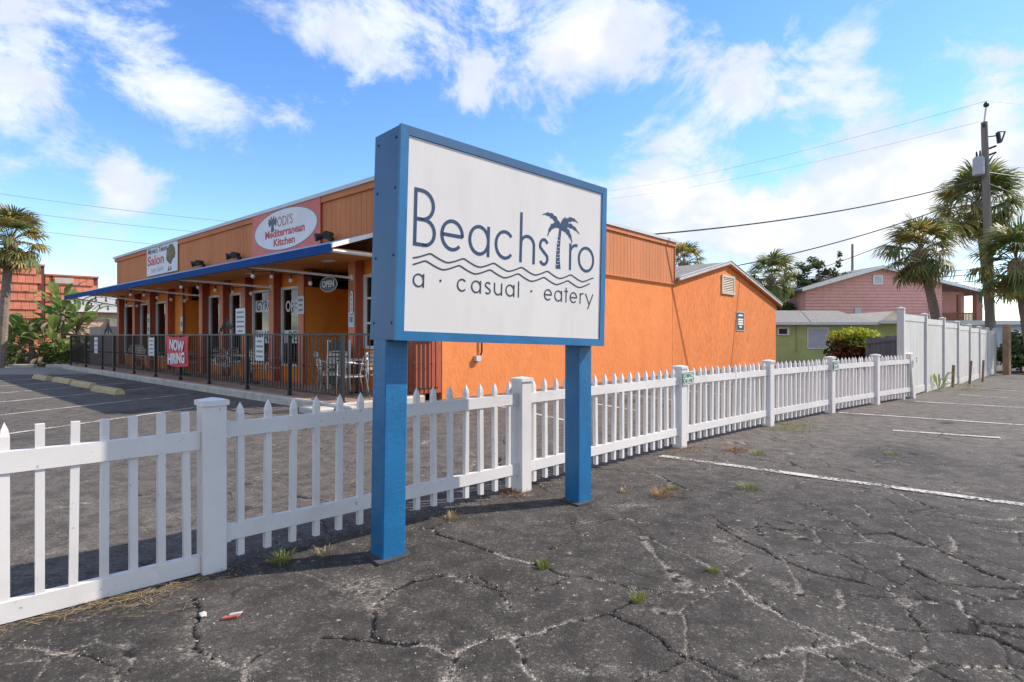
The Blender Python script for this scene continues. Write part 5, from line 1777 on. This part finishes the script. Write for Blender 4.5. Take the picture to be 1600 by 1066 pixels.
def tuft(label, x, y, r_, h, n, m, flat=.0, seed=0, ry=None):
    rg = random.Random(seed)
    b = MB()
    ry = ry or r_
    for k in range(n):
        a = rg.uniform(0, 6.28)
        q = rg.random() ** .6
        px_, py_ = q * r_ * math.cos(a), q * ry * math.sin(a)
        d = Vector((math.cos(a) + rg.uniform(-.5, .5), math.sin(a) + rg.uniform(-.5, .5), 0))
        hh = h * rg.uniform(.25, .8)
        s_ = Vector((-d.y, d.x, 0)).normalized() * .0022
        tip = Vector((px_, py_, 0)) + d * hh * (.4 + flat) + Vector((0, 0, hh))
        mid_ = Vector((px_, py_, 0)) + d * hh * (.12 + flat * .3) + Vector((0, 0, hh * .6))
        p0 = Vector((px_, py_, -.01))
        b.add([p0 - s_, p0 + s_, mid_ + s_, mid_ - s_, tip], [(0, 1, 2, 3), (3, 2, 4)])
    tag(b.build('weed_tuft', m, None, loc=(x, y, gz(x, y))), label, 'weed', 'weeds in the asphalt')


TU = [(0.18, 3.34, .035, .075, 70, GR1, 0, 'green grass tuft in the crack in front of the right blue post'), (0.64, 2.92, .035, .055, 60, GR1, .3, 'small yellow green tuft where cracks meet, nearest the view'), (1.15, 3.28, .035, .05, 50, GR1, .2, 'small tuft in the cracks right of the sign'),
      (2.09, 5.07, .10, .06, 90, GR1, .6, 'loose green tuft beside the long white parking line'), (1.27, 4.85, .11, .07, 130, GR2, .8, 'rusty brown weed patch right of the right blue post'), (1.42, 5.05, .05, .06, 60, GR1, .3, 'green sprig beside the rusty weed patch'),
      (2.05, 6.78, .22, .05, 160, GR2, .8, 'yellow brown weeds at the foot of the plate bearing post'), (2.6, 6.75, .14, .06, 140, GR2, .8, 'reddish weeds at the start of the long white line'), (2.78, 6.5, .08, .07, 90, GR1, .4, 'green weed beside the reddish weeds'),
      (4.05, 8.45, .5, .07, 420, GR1, .6, 'wide green weed strip along the picket fence foot'), (-0.44, 4.22, .05, .07, 60, GR3, .5, 'dry straw tuft between the blue posts'), (-1.37, 3.42, .06, .09, 90, GR1, .4, 'weed tuft by the first full fence post'),
      (0.02, 4.9, .12, .05, 110, GR2, .8, 'brown weeds at the foot of the post behind the sign'), (.98, 4.95, .06, .05, 60, GR3, .6, 'dry tuft just right of the right blue post'), (4.3, 6.5, .08, .05, 60, GR1, .5, 'tiny green tuft on the open asphalt'),
      (-1.15, 3.55, .05, .06, 50, GR3, .5, 'dry tuft below the fence left of the blue post'), (11.6, 14.9, .5, .10, 260, GR1, .5, 'weeds below the privacy fence near the seedling'), (13.2, 16.7, .6, .10, 260, GR3, .5, 'dry weeds below the privacy fence by the stakes')]
for k, (x, y, r_, h, n, m, fl, lab) in enumerate(TU):
    tuft(lab, x, y, r_, h, n, m, fl, 100 + k)
# dry straw swept against the fence
rg = random.Random(5)
b = MB()
for k in range(380):
    u = rg.random()
    x = -2.45 + u * .85 + rg.gauss(0, .03)
    y = 2.60 + u * .74 - .09 + rg.gauss(0, .035)
    if rg.random() < .55:
        x, y = -1.98 + rg.gauss(0, .16), 2.94 + rg.gauss(0, .10)
    a = R(44) + rg.gauss(0, .8)
    L = rg.uniform(.02, .10)
    z = rg.uniform(.003, .016)
    d = Vector((math.cos(a), math.sin(a), rg.uniform(-.05, .05))) * L / 2
    s_ = Vector((-d.y, d.x, 0)).normalized() * rg.uniform(.0006, .0014)
    c = Vector((x, y, z))
    b.add([c - d - s_, c - d + s_, c + d + s_, c + d - s_], [(0, 1, 2, 3)])
o = b.build('dry_straw', GR3)
tag(o, 'dry straw swept against the foot of the picket fence', 'straw', None, 'stuff')
b = MB()
b.add([(-.022, -.012, .004), (.010, -.016, .010), (.026, .004, .006), (.004, .018, .016), (-.020, .010, .005), (0, 0, .020)], [(0, 1, 5), (1, 2, 5), (2, 3, 5), (3, 4, 5), (4, 0, 5)])
b.add([(-.022, -.012, .001), (.010, -.016, .001), (.026, .004, .001), (.004, .018, .001), (-.020, .010, .001)], [(4, 3, 2, 1, 0)])
tag(b.build('paper_scrap', mat('dull_paper', (.42, .40, .37), .8, .1), None, loc=(-1.48, 2.76, 0.0), rot=(0, 0, 2.2)), 'crumpled white paper scrap on the asphalt', 'litter')
o = thing('litter_wrapper', 'small red and white wrapper lying on the asphalt', 'litter', (-1.33, 2.74, .002), R(25))
MB().prism([(-.045, -.010), (.02, -.013), (.035, .006), (-.035, .012)], 0, .008, 'z').build('wrapper', mat('dull_red', (.40, .09, .07), .6, .15, 30), o)
MB().prism([(-.015, .0), (.032, .0), (.045, .014), (-.008, .016)], .0085, .014, 'z').build('white_flap', mat('dull_paper', (.5, .48, .45), .8, .1), o)

# loose grit scattered over the old asphalt and dead leaves caught along the fence foot
rg = random.Random(21)
GRIT = leafmat('loose_grit', (.10, .09, .08), (.46, .41, .35), None, 0.0, .9)


def pebble(b, x, y, r_):
    z = gz(x, y) - .002
    a = rg.uniform(0, 6.28)
    P3 = [(x + r_ * rg.uniform(.7, 1.2) * math.cos(a + q * 2.094), y + r_ * rg.uniform(.7, 1.2) * math.sin(a + q * 2.094), z) for q in range(3)]
    b.add(P3 + [(x + rg.uniform(-.3, .3) * r_, y + rg.uniform(-.3, .3) * r_, z + r_ * rg.uniform(.6, 1.0))], [(0, 1, 3), (1, 2, 3), (2, 0, 3)])


b = MB()
for k in range(900):
    pebble(b, rg.uniform(-2.6, 5.0), 2.1 + 6.0 * rg.random() ** 1.6, rg.uniform(.002, .0055))
for pl in CRACKS[:46]:
    for (x0, y0), (x1, y1) in zip(pl[:-1], pl[1:]):
        for k in range(int(math.hypot(x1 - x0, y1 - y0) * 42)):
            u = rg.random()
            pebble(b, x0 + (x1 - x0) * u + rg.gauss(0, .035), y0 + (y1 - y0) * u + rg.gauss(0, .03), rg.uniform(.002, .007))
o = b.build('loose_grit', GRIT)
tag(o, 'loose pale grit scattered along the asphalt cracks', 'grit', None, 'stuff')
LL = leafmat('dead_leaf_litter', (.20, .12, .06), (.40, .30, .16), None, .15, .8)
b = MB()
for i in range(1, len(FP) - 1):
    (x0, y0), (x1, y1) = FP[i], FP[i + 1]
    for k in range(170):
        u = rg.random()
        q = rg.gauss(.03, .07)
        x, y = x0 + (x1 - x0) * u + .69 * q, y0 + (y1 - y0) * u - .72 * q
        a, L, z = rg.uniform(0, 6.28), rg.uniform(.008, .035), gz(x, y) + rg.uniform(.002, .010)
        d = Vector((math.cos(a), math.sin(a), rg.uniform(-.2, .2))) * L / 2
        s_ = Vector((-d.y, d.x, rg.uniform(-.002, .002))) * rg.uniform(.12, .45)
        c = Vector((x, y, z))
        b.add([c - d, c + s_, c + d, c - s_], [(0, 1, 2, 3)])
o = b.build('leaf_litter', LL)
tag(o, 'dead leaves and straw bits caught along the picket fence foot', 'leaf litter', None, 'stuff')
